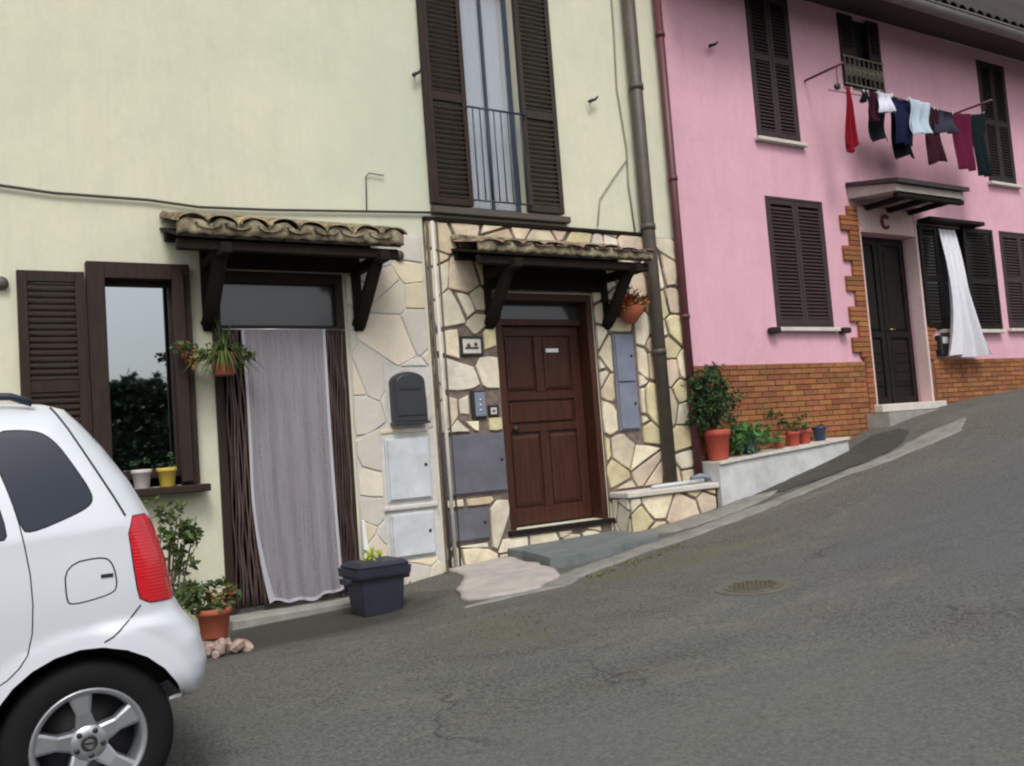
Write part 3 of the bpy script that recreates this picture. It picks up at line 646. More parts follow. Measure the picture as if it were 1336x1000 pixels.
# ---- awnings
def awning(x0, x1, dep, zf, zr, bx, bz, m_tile, n_t, amp, hz, seed):
    rr = random.Random(seed)
    b = MB(); zb = zf-.11
    b.box(x0+.02, x1-.05, D-dep, D-dep+.07, zb-.09, zb-.005, 0, None, .008)
    b.box(x0+.05, x1-.08, D-.10, D-.001, zr-.20, zr-.11, 0, None, .008)
    aw = b.build('awning', M['wood_old'], cream)
    b = MB(); n = 9
    for i in range(n):
        a = x0+.02+(x1-x0-.06)*i/n; c = x0+.02+(x1-x0-.06)*(i+1)/n-.006
        b.add([(a, D-dep-.04, zb), (c, D-dep-.04, zb), (c, D-.002, zr-.10), (a, D-.002, zr-.10), (a, D-dep-.04, zb+.022), (c, D-dep-.04, zb+.022), (c, D-.002, zr-.078), (a, D-.002, zr-.078)],
              [(0, 3, 2, 1), (4, 5, 6, 7), (0, 1, 5, 4), (1, 2, 6, 5), (2, 3, 7, 6), (3, 0, 4, 7)])
    b.build('planking', M['wood_old'], aw)
    for x in bx:
        b = MB(); b.tube([(x, D-.03, bz), (x, D-.10, bz+.05), (x, D-dep+.10, zb-.10)], [.07, .065, .06], 8)
        b.box(x-.045, x+.045, D-.05, D-.001, bz-.06, zr-.21, 0, None, .008)
        b.box(x-.045, x+.045, D-dep-.10, D-.06, zb-.13, zb-.045, 0, None, .01); b.build('bracket', M['wood_old'], aw)
    b = MB(); b.box(bx[0]-.03, bx[1]+.03, D-.045, D-.030, hz, zr-.205, 0, None, .003); b.build('shade_board', M['wood_old'], aw)  # dark board added to stand for the shade under the awning
    b = MB(); ns = 10
    def shell(cx, r0, r1, up, lift, tint):
        b.col = tint; vs = []
        for e, th in ((0, 0), (1, .016)):
            for j in range(5):
                t = j/4; y = D-.01-(dep+.06)*t; z = zr+(zf-zr)*t+lift+rr.uniform(-.004, .004); r = (r0+(r1-r0)*t)-(th if up else -th)
                for k in range(ns+1):
                    w = math.pi*k/ns; vs.append((cx+r*math.cos(w), y, z+(r*math.sin(w) if up else -r*math.sin(w)*.8)*amp))
        m_ = 5*(ns+1); fs = []
        for e in (0, 1):
            for j in range(4):
                for k in range(ns): q = e*m_+j*(ns+1)+k; fs.append((q, q+1, q+ns+2, q+ns+1))
        for k in range(ns): q = 4*(ns+1)+k; fs.append((q, q+1, m_+q+1, m_+q)); fs.append((k, k+1, m_+k+1, m_+k))
        for j in range(4):
            for k in (0, ns): q = j*(ns+1)+k; fs.append((q, q+ns+1, m_+q+ns+1, m_+q))
        b.add(vs, fs, 0, True)
    pw = (x1-x0)/n_t
    for i in range(n_t):
        v = rr.uniform(.75, 1.25); cx = x0+pw*(i+.5)+rr.uniform(-.012, .012)
        shell(cx, pw*.40, pw*.50, True, rr.uniform(-.012, .012), (v, v*rr.uniform(.9, 1), v*rr.uniform(.8, 1)))
        if i < n_t-1: v = rr.uniform(.5, .8); shell(cx+pw*.5, pw*.42, pw*.36, False, .0, (v, v, v))
    b.col = (1, 1, 1); tl = b.build('roof_tiles', m_tile, aw, recalc=False)
    # mortar bedding that closes the mouths of the tiles
    b = MB(); nn = 60
    def bed(u, v):
        x = x0+.02+(x1-x0-.04)*u; ph = ((x-x0)/pw) % 1; hgt = .35*pw*amp*abs(math.sin(math.pi*ph))
        return (x, D-dep-.02+.01*math.sin(x*31), zb+.024+(zf-zb-.03+hgt)*v+.006*math.sin(x*47))
    b.grid(bed, nn*2, 3)
    b.build('tile_bedding', M['mortar'], aw, recalc=False, solid=.05)
    b = MB(); b.box(x0+.02, x1-.04, D-.09, D-.001, zr-.02, zr+.05, 0, None, .02); b.build('flashing', M['mortar'], aw)
    return aw
def with_attr(m):
    n = m.node_tree; p = n.nodes['Principled BSDF']; l = p.inputs['Base Color'].links[0].from_socket
    a = n.nodes.new('ShaderNodeAttribute'); a.attribute_name = 'tint'; n.links.new(mix(n, 1.0, l, a.outputs['Color'], 'MULTIPLY'), p.inputs['Base Color']); return m
with_attr(M['tile']); with_attr(M['tile2'])
awning(1.56, 3.49, .62, 1.89, 2.08, (1.93, 3.27), 1.20, M['tile'], 8, .55, 1.67, 1)
awning(4.26, 6.38, .56, 1.90, 2.04, (4.66, 6.12), 1.22, M['tile2'], 9, .24, 1.56, 2)

# ---- small fixtures on the cream house
def hatch(x0, x1, z0, z1, m, parts=1, lock=None, frame_m=None, proud=.02):
    b = MB(); b.box(x0, x1, D-.03, D-.004, z0, z1, 0, None, .004); h = b.build('meter_cabinet', M[frame_m or m], cream)
    n = parts
    for i in range(n):
        a = z0+.02+(z1-z0-.02)*i/n; c = z0+(z1-z0-.0)*(i+1)/n-.012
        bb = MB(); bb.box(x0+.018, x1-.018, D-.03-proud, D-.031, a, c, 0, None, .004); dd = bb.build('cabinet_door', M[m], h)
        bb = MB(); lx = x1-.06; lz = a+(c-a)*.55; bb.lathe((lx, D-.03-proud-.009, lz), [(0, 0), (.014, 0), (.016, .008)], 12, 0, 'y'); bb.build('lock', M['iron'], dd)
    return h
hatch(3.45, 3.90, -.44, .14, 'white_metal'); hatch(3.45, 3.90, -.96, -.55, 'white_metal')
hatch(4.045, 4.73, -.45, .13, 'grey_metal'); hatch(4.045, 4.49, -.89, -.58, 'grey_metal'); hatch(6.19, 6.47, .06, 1.11, 'blue_metal', 2)
b = MB(); b.box(3.40, 3.94, D-.045, D-.004, -.52, -.475, 0, None, .01); b.build('ledge_strip', M['pale_mortar'], cream)
# arched letter box
P = [(3.535, .28), (3.865, .28), (3.865, .66)]+[(3.70+.165*math.cos(a), .655+.10*math.sin(a)) for a in [math.pi*k/10 for k in range(11)]]+[(3.535, .66)]
mbx = empty('mailbox', (3.70, D-.01, .27), 'dark grey arch-topped mailbox on the pale stone wall above the white cabinets', 'mailbox')
b = MB(); b.prism(P, D-.012, D-.12, 0, .012); b.build('box_body', M['mailbox'], mbx)
b = MB(); b.box(3.52, 3.88, D-.135, D-.012, .262, .285, 0, None, .004); b.build('base_rim', M['mailbox'], mbx)
b = MB(); b.prism([(3.56+(q[0]-3.535)*.85, .34+(q[1]-.28)*.82) for q in P], D-.121, D-.130, 0, .008); b.build('door_flap', M['mailbox'], mbx)
b = MB(); b.box(3.60, 3.80, D-.136, D-.131, .58, .60); b.build('letter_slot', M['iron'], mbx)
# framed tile
tl = empty('wall_tile', (4.435, D-.02, .90), 'small framed ceramic tile set in the stone wall left of the brown door', 'tile')
b = MB(); frame(b, 4.31, 4.56, .90, 1.09, .022, D-.045, D-.02); b.build('tile_frame', M['iron'], tl)
b = MB(); b.box(4.333, 4.537, D-.034, D-.012, .923, 1.067); b.build('tile_face', M['marble'], tl)
b = MB(); b.lathe((4.40, D-.041, 1.0), [(0, 0), (.02, .0), (.022, .006)], 12, 0, 'y'); b.box(4.36, 4.51, D-.04, D-.035, .965, .985); b.lathe((4.48, D-.041, 1.01), [(0, 0), (.018, .0), (.02, .006)], 12, 0, 'y'); b.build('motif', M['pipe'], tl)
ic = empty('intercom', (4.465, D-.02, .28), 'grey intercom plate with black button panel left of the brown door', 'intercom')
b = MB(); b.box(4.385, 4.545, D-.045, D-.01, .28, .555, 0, None, .005); b.build('back_plate', M['iron'], ic)
b = MB(); b.box(4.415, 4.535, D-.058, D-.046, .30, .535, 0, None, .005); b.build('face_plate', M['blue_metal'], ic)
for k in range(3): b = MB(); b.lathe((4.475, D-.064, .36+.05*k), [(0, 0), (.011, 0), (.012, .006)], 10, 0, 'y'); b.build('button', M['chrome'], ic)
bl = empty('bell_push', (4.625, D-.02, .30), 'small dark square bell push beside the intercom plate', 'doorbell')
b = MB(); frame(b, 4.575, 4.685, .295, .405, .018, D-.045, D-.01); b.build('bell_frame', M['iron'], bl)
b = MB(); b.box(4.594, 4.666, D-.036, D-.012, .314, .386, 0, None, .003); b.build('bell_plate', M['marble'], bl)
b = MB(); b.lathe((4.63, D-.046, .35), [(0, 0), (.012, 0), (.014, .01)], 12, 0, 'y'); b.build('button', M['pipe'], bl)
# shutter stops and hooks
def stop(x, z, w, label, m='iron'):
    b = MB(); b.tube([(x, D-.001, z), (x, D-.07, z)], .008, 6); b.tube([(x-w, D-.07, z-.03), (x-.01, D-.075, z-.005), (x+w*.5, D-.07, z+.012), (x+w, D-.07, z+.05)], [.010, .018, .014, .009], 8)
    b.lathe((x-w*.6, D-.075, z-.02), [(0, -.015), (.02, -.01), (.022, .01), (0, .015)], 10, 0, 'y')
    o = b.build('shutter_stop', M[m]); tag(o, label, 'shutter stop', 'iron shutter stops on the facades')
stop(6.16, 3.69, .07, 'iron shutter stop on cream wall right of the tall upstairs window')
stop(4.02, 3.66, .05, 'iron shutter stop touching the left shutter of the tall upstairs window')
stop(8.07, 4.64, .08, 'iron shutter stop on the pink wall beside the rain pipe', 'wood_old')
b = MB(); b.tube([(3.43, D-.012, 2.28), (3.44, D-.02, 2.60), (3.47, D-.03, 2.63), (3.62, D-.03, 2.62)], .006, 6); o = b.build('wire_hook', M['pipe']); tag(o, 'thin bent wire standing out of cream wall above the left awning', 'wire')
b = MB(); b.lathe((3.72, D-.05, 1.86), [(0, 0), (.045, .0), (.05, .02), (.05, .048)], 14, 0, 'y'); b.build('junction_box', M['pipe'], cream)
b = MB(); b.lathe((.42, D-.05, 1.50), [(0, 0), (.045, .0), (.05, .02), (.05, .048)], 14, 0, 'y'); b.build('junction_box', M['pipe'], cream)
# cables
def cable(pts, r, m, label, name='cable'):
    b = MB(); b.tube(pts, r, 6); o = b.build(name, M[m]); tag(o, label, 'cable'); return o
cable([(x, D-.03, z) for x, z in ((-3, 2.42), (-1, 2.35), (.3, 2.26), (.8, 2.22), (1.5, 2.22), (1.9, 2.19), (2.5, 2.21), (3.2, 2.25), (4.1, 2.30))], .012, 'cable', 'long dark cable running across cream wall above the left window')
cable([(x, D-.02, z) for x, z in ((6.60, 6.2), (6.58, 4.6), (6.55, 3.9), (6.62, 3.2), (6.60, 2.8), (6.64, 2.27))], .009, 'cable_pale', 'thin grey cable running down cream wall left of the rain pipe')
cable([(x, D-.02, z) for x, z in ((6.62, 3.1), (6.40, 2.86), (6.18, 2.6), (6.12, 2.3))], .007, 'cable_pale', 'thin looping cable branching off above the right awning')
cable([(x, D-.02, z) for x, z in ((6.86, 2.3), (6.95, 2.0), (7.05, 1.75), (7.02, 1.45), (7.10, 1.2))], .008, 'cable', 'short dark cable between the two rain pipes')
# pale outlet pipe at the end of the ledge
b = MB(); b.tube([(7.06, D-.12, -.53), (7.18, D-.14, -.50), (7.27, D-.20, -.52), (7.30, D-.24, -.60), (7.30, D-.25, -.72)], .032, 10); b.build('outlet_pipe', M['blue_metal'], cream)
b = MB(); b.tube([(6.35, D-.28, -.555), (6.7, D-.27, -.55), (7.1, D-.26, -.545)], .022, 8); o = b.build('water_hose', M['white_metal']); tag(o, 'pale hose lying along the stone ledge', 'hose')

# ------------------------------------------------------------------ pink house
pink = empty('pink_house', (11.1, D, 0), 'pink plastered house with a brick base and dark shutters, uphill', 'house')
PD = (10.54, 11.74, .17, 2.50); W4 = (8.80, 9.86, 1.20, 2.86); W5 = (11.88, 13.60, 1.18, 2.70); W6 = (13.90, 14.96, 1.20, 2.72)
W1 = (8.77, 9.57, 3.60, 5.55); W2 = (10.55, 11.42, 4.52, 5.56); W3 = (13.80, 14.56, 3.48, 5.42)
b = MB(); wall_sheet(b, 7.24, 20, -2.2, 5.60, [PD, W4, W5, W6, W1, W2, W3], D+.01, D+.35)
b.box(7.24, 7.55, D+.36, D+7, -2.2, 5.62); b.box(19.69, 20, D+.36, D+7, -2.2, 5.62); b.box(7.56, 19.68, D+6.7, D+7, -2.2, 5.62)
b.build('wall', M['pink'], pink)
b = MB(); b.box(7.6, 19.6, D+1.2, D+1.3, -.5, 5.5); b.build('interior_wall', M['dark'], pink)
def tube_pipe(x, z0, z1, r, m, parent, dd=.09):
    b = MB(); b.tube([(x, D-dd, z1), (x, D-dd, z0)], r, 12)
    for z in (4.6, 2.9, 1.3): b.tube([(x, D-dd, z-.025), (x, D-dd, z+.025)], r*1.2, 12)
    return b.build('drain_pipe', M[m], parent)
tube_pipe(7.205, -.55, 5.6, .048, 'red_pipe', pink)
# brick base and toothed door jamb
def bricks(b, x0, x1, z0, z1, y, th, seed, holes=(), pitch=.068, L=.25, jag=None):
    rr = random.Random(seed); k = 0; z = z1-pitch
    while z > z0-pitch:
        x = x0-(L/2 if k % 2 else 0)
        while x < x1:
            a, c = max(x, x0), min(x+L-.012, x1)
            if c-a > .03:
                v = rr.uniform(.75, 1.2); g = rr.uniform(.9, 1.22); b.col = (v, v*g, v*rr.uniform(.8, 1.15))
                b.box(a, c, y-th*rr.uniform(.8, 1.15), y, z+.010, z+pitch, 0, None, .003)
            x += L
        z -= pitch; k += 1
    b.col = (1, 1, 1)
b = MB(); b.box(7.26, 10.36, D-.012, D+.009, -1.4, .745); b.box(11.86, 19.9, D-.012, D+.009, -1.2, .745); b.box(10.362, 10.52, D-.012, D+.009, -1.2, 2.84); b.box(11.78, 11.859, D-.012, D+.009, -1.2, 1.16); b.build('brick_mortar', M['brick_mortar'], pink)
b = MB(); bricks(b, 7.27, 10.36, -1.1, .745, D-.010, .018, 1); b.build('brick_base', M['brick'], pink)
b = MB(); bricks(b, 11.87, 17, -.35, .745, D-.010, .018, 2)
b.build('brick_base', M['brick'], pink)
b = MB(); rr = random.Random(9); z = -.35; k = 0
while z < 2.83:
    tooth = (k//3) % 2 == 0
    v = rr.uniform(.7, 1.25); b.col = (v, v*rr.uniform(.85, 1.2), v*rr.uniform(.8, 1.1)); x0 = 10.17 if tooth else 10.32
    if z < .74: x0 = 10.372
    b.box(x0, 10.515, D-.036, D-.0125 if x0 > 10.362 else D+.008, z, z+.060, 0, None, .004); z += .068; k += 1
b.col = (1, 1, 1); b.build('brick_quoins', M['brick'], pink)
b = MB(); z = .75; k = 0
while z < 1.16:
    v = rr.uniform(.7, 1.25); b.col = (v, v, v); b.box(11.775, 12.0 if (k//2) % 2 else 11.93, D-.03, D+.008, z, z+.060, 0, None, .004); z += .068; k += 1
b.build('brick_quoins', M['brick'], pink)
b = MB(); b.box(10.52, 10.545, D-.03, D+.15, .17, 2.5); b.build('door_jamb', M['pale_pink'], pink)
b = MB(); b.box(11.735, 11.775, D-.035, D+.15, .17, 2.84, 0, None, .003); b.build('door_jamb', M['pale_pink'], pink)
b = MB(); b.box(10.521, 11.734, D-.025, D+.009, 2.502, 2.84); b.build('lintel', M['pale_pink'], pink)
b = MB(); b.box(10.46, 11.86, D-.16, D+.30, .06, .165, 0, None, .01); b.build('doorstep', M['marble'], pink)
b = MB(); P = [(10.3, D-.02), (10.35, D-.32), (12.2, D-.34), (12.25, D-.02)]
b.add([(x, y, .055) for x, y in P]+[(x, y, -.4) for x, y in P], [(0, 1, 2, 3), (7, 6, 5, 4)]+[(i, (i+1) % 4, 4+(i+1) % 4, 4+i) for i in range(4)]); b.build('doorstep', M['concrete'], pink)
# dark door
b = MB(); y = D+.20; b.box(10.546, 11.734, y, y+.05, .17, 2.49)
for i in range(2):
    x0 = 10.56+i*.59; x1 = x0+.57
    frame(b, x0, x1, .18, 2.48, .09, y-.03, y-.001)
    for z0, z1 in ((.42, 1.05), (1.2, 2.3)): b.prism([(x0+.12, z0), (x1-.12, z0), (x1-.12, z1), (x0+.12, z1)], y-.001, y-.022, 0, .03)
    b.box(x0+.091, x1-.091, y-.028, y-.001, 1.09, 1.17, 0, None, .003)
    for k in range(4): b.box(x0+.14, x1-.14, y-.034, y-.023, .48+k*.13, .52+k*.13, 0, None, .004)
pd = b.build('door', M['black_door'], pink)
b = MB(); b.tube([(11.19, y-.03, 1.2), (11.19, y-.08, 1.2), (11.28, y-.08, 1.2)], .010, 8); b.build('handle', M['brass'], pd)
# horseshoe ornament on the lintel
b = MB(); b.tube([(11.08+.075*math.cos(a), D-.045, 2.66+.085*math.sin(a)) for a in [R(40+280*k/16) for k in range(17)]], .021, 8)
o = b.build('horseshoe', mat('dark_red_iron', (.16, .02, .03), .6)); tag(o, 'small dark red horseshoe ornament on the pale lintel above the dark door', 'ornament')
# canopy over the dark door
b = MB(); x0, x1, dp = 10.40, 11.86, .72
b.add([(x0, D-.0, 2.94), (x1, D-.0, 2.94), (x1, D-dp, 2.86), (x0, D-dp, 2.86), (x0, D-.0, 3.10), (x1, D-.0, 3.10), (x1, D-dp, 2.95), (x0, D-dp, 2.95)], [(0, 1, 2, 3), (4, 7, 6, 5), (0, 4, 5, 1), (1, 5, 6, 2), (2, 6, 7, 3), (3, 7, 4, 0)])
ca = b.build('canopy', mat('grey_canopy_cement', (.40, .36, .33), .9, (.28, .25, .22), 6, .8, .5, 30), pink)
b = MB(); x0, x1, dp = 10.37, 11.92, .78
b.add([(x0, D-.0, 3.102), (x1, D-.0, 3.102), (x1, D-dp, 2.952), (x0, D-dp, 2.952), (x0, D-.0, 3.16), (x1, D-.0, 3.16), (x1, D-dp, 3.01), (x0, D-dp, 3.01)], [(0, 1, 2, 3), (4, 7, 6, 5), (0, 4, 5, 1), (1, 5, 6, 2), (2, 6, 7, 3), (3, 7, 4, 0)])
b.build('canopy_cover', M['roof_tile'], ca)
for x in (10.72, 11.2, 11.66): b = MB(); b.box(x-.04, x+.04, D-.62, D-.002, 2.80, 2.868, 0, None, .008); b.build('canopy_beam', M['wood_old'], ca)
b = MB()
b.box(10.45, 11.9, D-.70, D-.63, 2.79, 2.855, 0, None, .008)
b.build('canopy_beam', M['wood_old'], ca)
# windows
def shut_window(x0, x1, z0, z1, m='shutter', y=D+.03, sill=True, mid=.5):
    xm = (x0+x1)/2; b = MB(); frame(b, x0, x1, z0, z1, .035, y-.03, y+.05); w = b.build('window', M[m], pink)
    for a, c in ((x0+.036, xm-.003), (xm+.003, x1-.036)):
        b = MB(); louvre(b, a, c, z0+.038, z1-.038, y+.01, .04, .05, mid=mid, pitch=.046); b.build('shutter', M[m], w)
    b = MB(); b.box(x0+.02, x1-.02, y+.055, y+.06, z0+.02, z1-.02); b.build('backing', M['dark'], w)
    if sill: b = MB(); b.box(x0-.05, x1+.05, D-.07, D+.008, z0-.05, z0-.003, 0, None, .006); b.build('window_sill', M['marble'], w)
    return w
w = shut_window(*W4, m='shutter_plum', mid=False, sill=False)
b = MB(); b.box(8.72, 9.90, D-.07, D+.008, 1.145, 1.195, 0, None, .006); b.build('window_sill', M['marble'], w)
for x in (8.68, 9.99): b = MB(); b.box(x-.07, x+.07, D-.11, D-.001, 1.12, 1.19, 0, None, .012); b.build('sill_bracket', M['shutter'], w)
shut_window(*W1, m='shutter_plum', mid=.55); shut_window(*W3, mid=.5); shut_window(*W6, m='shutter_plum')
# small high window with a scrolled grille
x0, x1, z0, z1 = W2
w = window_unit(pink, x0, x1, z0, z1, D+.12, 'shutter', 'glass_dim', .05, True)
b = MB(); louvre(b, x0+.005, x0+.30, z0+.01, z1-.01, D+.02, .035, .045, pitch=.046); b.build('shutter', M['shutter'], w)
b = MB(); louvre(b, x1-.26, x1-.005, z0+.01, z1-.01, D+.02, .035, .045, pitch=.046); b.build('shutter', M['shutter'], w)
b = MB(); rr = random.Random(5); b.tube([(x0, D-.03, z0+.03), (x1, D-.03, z0+.03)], .009, 6); b.tube([(x0, D-.03, z0+.42), (x1, D-.03, z0+.42)], .009, 6)
for i in range(9):
    x = x0+.03+i*(x1-x0-.06)/8; b.tube([(x, D-.03, z0+.03), (x, D-.03, z0+.42)], .006, 6)
    if i < 8: b.tube([(x+.05+.035*math.cos(a)*(1-a/14), D-.03, z0+.22+.10*math.sin(a)*(1-a/14)) for a in [k*.6 for k in range(16)]], .006, 5)
b.build('window_grille', M['cable_pale'], w)
# open window with the blown curtain
x0, x1, z0, z1 = W5
b = MB(); frame(b, x0, x1, z0, z1, .06, D+.06, D+.14); w = b.build('window', M['black_door'], pink)
b = MB(); b.box(x0+.06, x1-.06, D+.16, D+.165, z0+.06, z1-.06); b.build('pane', M['glass_dim'], w)
b = MB(); louvre(b, x0-.06, x0+.36, z0+.02, z1-.02, D-.0, .04, .06, pitch=.046); b.build('shutter', M['black_door'], w)
b = MB(); louvre(b, 12.86, x1+.02, z0-.02, z1, D-.02, .04, .06, pitch=.046); b.build('shutter', M['black_door'], w)
b = MB(); b.box(x0-.02, 13.2, D-.20, D-.001, z1+.005, z1+.06, 0, None, .006); b.build('roller_cover', M['wood_old'], w)
b = MB(); b.box(12.12, x1+.05, D-.09, D+.008, z0-.055, z0-.003, 0, None, .006); b.build('window_sill', M['marble'], w)
b = MB()
def bc(u, v):
    t = v; L = 12.28-.10*math.sin(t*2.2)-.28*t*t; W_ = .40+.14*t+1.3*max(0, t-.45)**1.5
    dd = .04+.20*math.sin(min(1, t)*math.pi*.62)+.05*math.sin(u*22+t*3)*(.25+t)
    return (L+W_*u, D-dd, 2.64-1.87*t+.02*math.sin(u*9)*t)
b.grid(bc, 60, 40); o = b.build('blown_curtain', M['lace_white'], recalc=False); tag(o, 'white curtain blown out of the open ground-floor window of the pink house', 'curtain')
gb = empty('gas_meter', (12.05, D-.02, .80), 'small black and white box on the pink wall just right of the dark door', 'meter box')
b = MB(); b.box(11.97, 12.17, D-.10, D-.001, .80, 1.09, 0, None, .01); b.build('box_body', M['iron'], gb)
b = MB(); b.box(12.0, 12.14, D-.108, D-.101, .97, 1.06, 0, None, .003); b.build('dial_plate', M['white_metal'], gb)
# eaves
b = MB(); b.add([(7.24, D+.009, 5.60), (20.3, D+.009, 5.60), (20.3, D-.66, 5.42), (7.24, D-.66, 5.42), (7.24, D+.009, 5.66), (20.3, D+.009, 5.66), (20.3, D-.66, 5.50), (7.24, D-.66, 5.50)], [(0, 1, 2, 3), (4, 7, 6, 5), (0, 4, 5, 1), (1, 5, 6, 2), (2, 6, 7, 3), (3, 7, 4, 0)]); ev = b.build('soffit', M['soffit'], pink)
b = MB(); n = 10; vs = []; fs = []
for x in (7.2, 20.4):
    for r in (.095, .082):
        for k in range(n+1): a = math.pi+math.pi*k/n; vs.append((x, D-.73+r*math.cos(a), 5.50+r*1.1*math.sin(a)))
m_ = n+1
for k in range(n): fs += [(k, k+1, 2*m_+k+1, 2*m_+k), (m_+k, 3*m_+k, 3*m_+k+1, m_+k+1), (k, m_+k, m_+k+1, k+1), (2*m_+k, 2*m_+k+1, 3*m_+k+1, 3*m_+k)]
fs += [(0, 2*m_, 3*m_, m_), (n, m_+n, 3*m_+n, 2*m_+n)]
b.add(vs, fs, 0, True); b.tube([(7.2, D-.83, 5.505), (20.4, D-.83, 5.505)], .012, 8); b.build('gutter', M['zinc'], pink)
b = MB(); rr = random.Random(8)
for i in range(62):
    x = 7.2+i*.213
    for up in (1, 0):
        cx = x+(0 if up else .107); r = .085; vs = []
        for j in range(2):
            y, z = ((D-.74, 5.58), (D+3.6, 9.9))[j]
            for k in range(7): a = math.pi*k/6; vs.append((cx+r*math.cos(a)*(1.05-j*.1), y, z+(r if up else -r*.5)*math.sin(a)))
        v = rr.uniform(.7, 1.2); b.col = (v, v, v); b.add(vs, [(k, k+1, 8+k, 7+k) for k in range(6)], 0, True)
b.col = (1, 1, 1)
b.add([(7.2, D-.66, 5.56), (20.3, D-.66, 5.56), (20.3, D+3.6, 9.8), (7.2, D+3.6, 9.8)], [(0, 1, 2, 3)]); b.add([(7.2, D+3.6, 9.8), (20.3, D+3.6, 9.8), (20.3, D+7.5, 5.7), (7.2, D+7.5, 5.7)], [(0, 1, 2, 3)])
b.build('roof', with_attr(M['roof_tile']), pink, recalc=False)

# ---- planter ledge at the foot of the pink wall
b = MB(); tz = [(7.26, -.385), (8.0, -.335), (8.6, -.30), (9.1, -.265), (9.45, -.24)]
fr = [(x, D-.36, z) for x, z in tz]; bk = [(x, D-.015, z) for x, z in tz]; lo = [(x, D-.36, -1.3) for x, z in tz]; n = len(tz)
b.add(fr+bk+lo, [(i, i+1, n+i+1, n+i) for i in range(n-1)]+[(2*n+i, 2*n+i+1, i+1, i) for i in range(n-1)]+[(0, n, 2*n)])
b.build('planter_ledge', M['concrete_w'], None, recalc=True); pl = bpy.context.scene.objects['planter_ledge']; tag(pl, 'low whitish concrete ledge with flower pots at the foot of the brick wall', 'ledge')
b = MB()
for i in range(n-1):
    (xa, za), (xb, zb) = tz[i], tz[i+1]
    vs = [(xa, D-.39, za+.002), (xb, D-.39, zb+.002), (xb, D-.02, zb+.002), (xa, D-.02, za+.002), (xa, D-.39, za+.032), (xb, D-.39, zb+.032), (xb, D-.02, zb+.032), (xa, D-.02, za+.032)]
    b.add(vs, [(0, 3, 2, 1), (4, 5, 6, 7), (0, 1, 5, 4), (2, 3, 7, 6)]+([(0, 4, 7, 3)] if i == 0 else [])+([(1, 2, 6, 5)] if i == n-2 else []))
b.build('coping', M['marble'], pl)
def ledge_z(x): return float(np.interp(x, [q[0] for q in tz], [q[1] for q in tz]))+.033

def potted(name, x, y, z, w, h, m_pot, label, cat='potted plant', group=None, parts=()):
    e = empty(name, (x, y, z), label, cat, group)
    b = MB(); pot(b, x, y, z, w, h); p_ = b.build('pot', M[m_pot], e)
    b = MB(); b.lathe((x, y, z), [(0, h*.88), (w*.42, h*.87)], 16); b.build('soil', M['soil'], p_)
    for (nm, m_, fn) in parts: b = MB(); fn(b); b.build(nm, M[m_], e, recalc=False)
    return e
x = 7.42; z = ledge_z(x)
def stems(cx, cy, z0, z1, n, sp, seed, r=.008):
    def f(b):
        rr = random.Random(seed)
        for _ in range(n):
            a = rr.uniform(0, 6.28); s = sp*rr.uniform(.2, 1); b.tube([(cx+.02*math.cos(a), cy+.02*math.sin(a), z0), (cx+s*.4*math.cos(a), cy+s*.4*math.sin(a), (z0+z1)/2), (cx+s*math.cos(a), cy+s*math.sin(a), z1)], [r, r*.8, r*.5], 5)
    return f
def combo(*fs):
    def f(b):
        for g in fs: g(b)
    return f
GP = 'flower pots on the ledge'
potted('potted_plant', x, D-.2, z, .30, .34, 'red_pot', 'large terracotta pot with a tall dark green bush, leftmost on the ledge', group=GP, parts=(
    ('stem', 'bark', stems(x-.05, D-.2, z+.28, z+.72, 7, .2, 1)),
    ('foliage', 'leaf_dark', combo(lambda b: leaves(b, (x-.10, D-.22, z+.74), (.29, .18, .26), 900, .065, 4, (.5, 1.9)), lambda b: leaves(b, (x+.13, D-.2, z+.66), (.24, .16, .20), 380, .05, 6, (.4, 2.1)), lambda b: leaves(b, (x-.16, D-.2, z+.52), (.20, .14, .18), 260, .07, 7, (.3, 1.4), droop=.5), lambda b: leaves(b, (x+.02, D-.2, z+1.0), (.16, .1, .12), 90, .05, 8, (.5, 1.8)))),
    ('flowers', 'leaf', lambda b: leaves(b, (x+.1, D-.25, z+.42), (.16, .12, .10), 130, .05, 5, (.8, 2.0)))))
x2 = 7.92; z2 = ledge_z(x2)
potted('potted_plant', x2, D-.2, z2, .20, .14, 'blue_pot', 'bushy bright green plant hiding its pot, beside the large terracotta pot', group=GP, parts=(
    ('foliage', 'leaf_bright', combo(lambda b: leaves(b, (x2-.12, D-.22, z2+.20), (.20, .16, .15), 420, .065, 14, (.6, 1.8)), lambda b: leaves(b, (x2+.16, D-.22, z2+.16), (.19, .14, .12), 300, .06, 15, (.7, 2.0)))),))
for i, (xx, w_, h_, mp, lab, fm, fh, fr_) in enumerate(((8.42, .15, .15, 'terracotta', 'small terracotta pot with a thin dark upright plant on the ledge', 'leaf_dark', .36, .09), (8.66, .17, .17, 'red_pot', 'small red pot with a dark seedling, nearest the navy pot but one', 'leaf_dark', .22, .10),
        (8.86, .16, .17, 'red_pot', 'small red pot with a sprawling grey-green plant beside the navy pot', 'leaf', .26, .13), (9.14, .17, .17, 'blue_pot', 'small navy blue pot at the uphill end of the ledge', 'leaf_dark', .20, .05))):
    zz = ledge_z(xx)
    potted('potted_plant', xx, D-.2, zz, w_, h_, mp, lab, group=GP, parts=(('stem', 'bark', stems(xx, D-.2, zz+h_*.85, zz+fh, 3, .05, 30+i, .005)), ('foliage', fm, lambda b, xx=xx, zz=zz, fh=fh, fr_=fr_, i=i: leaves(b, (xx, D-.2, zz+fh), (fr_, fr_, fr_*.9), 90 if i < 3 else 24, .045, 40+i, (.6, 1.8)))))

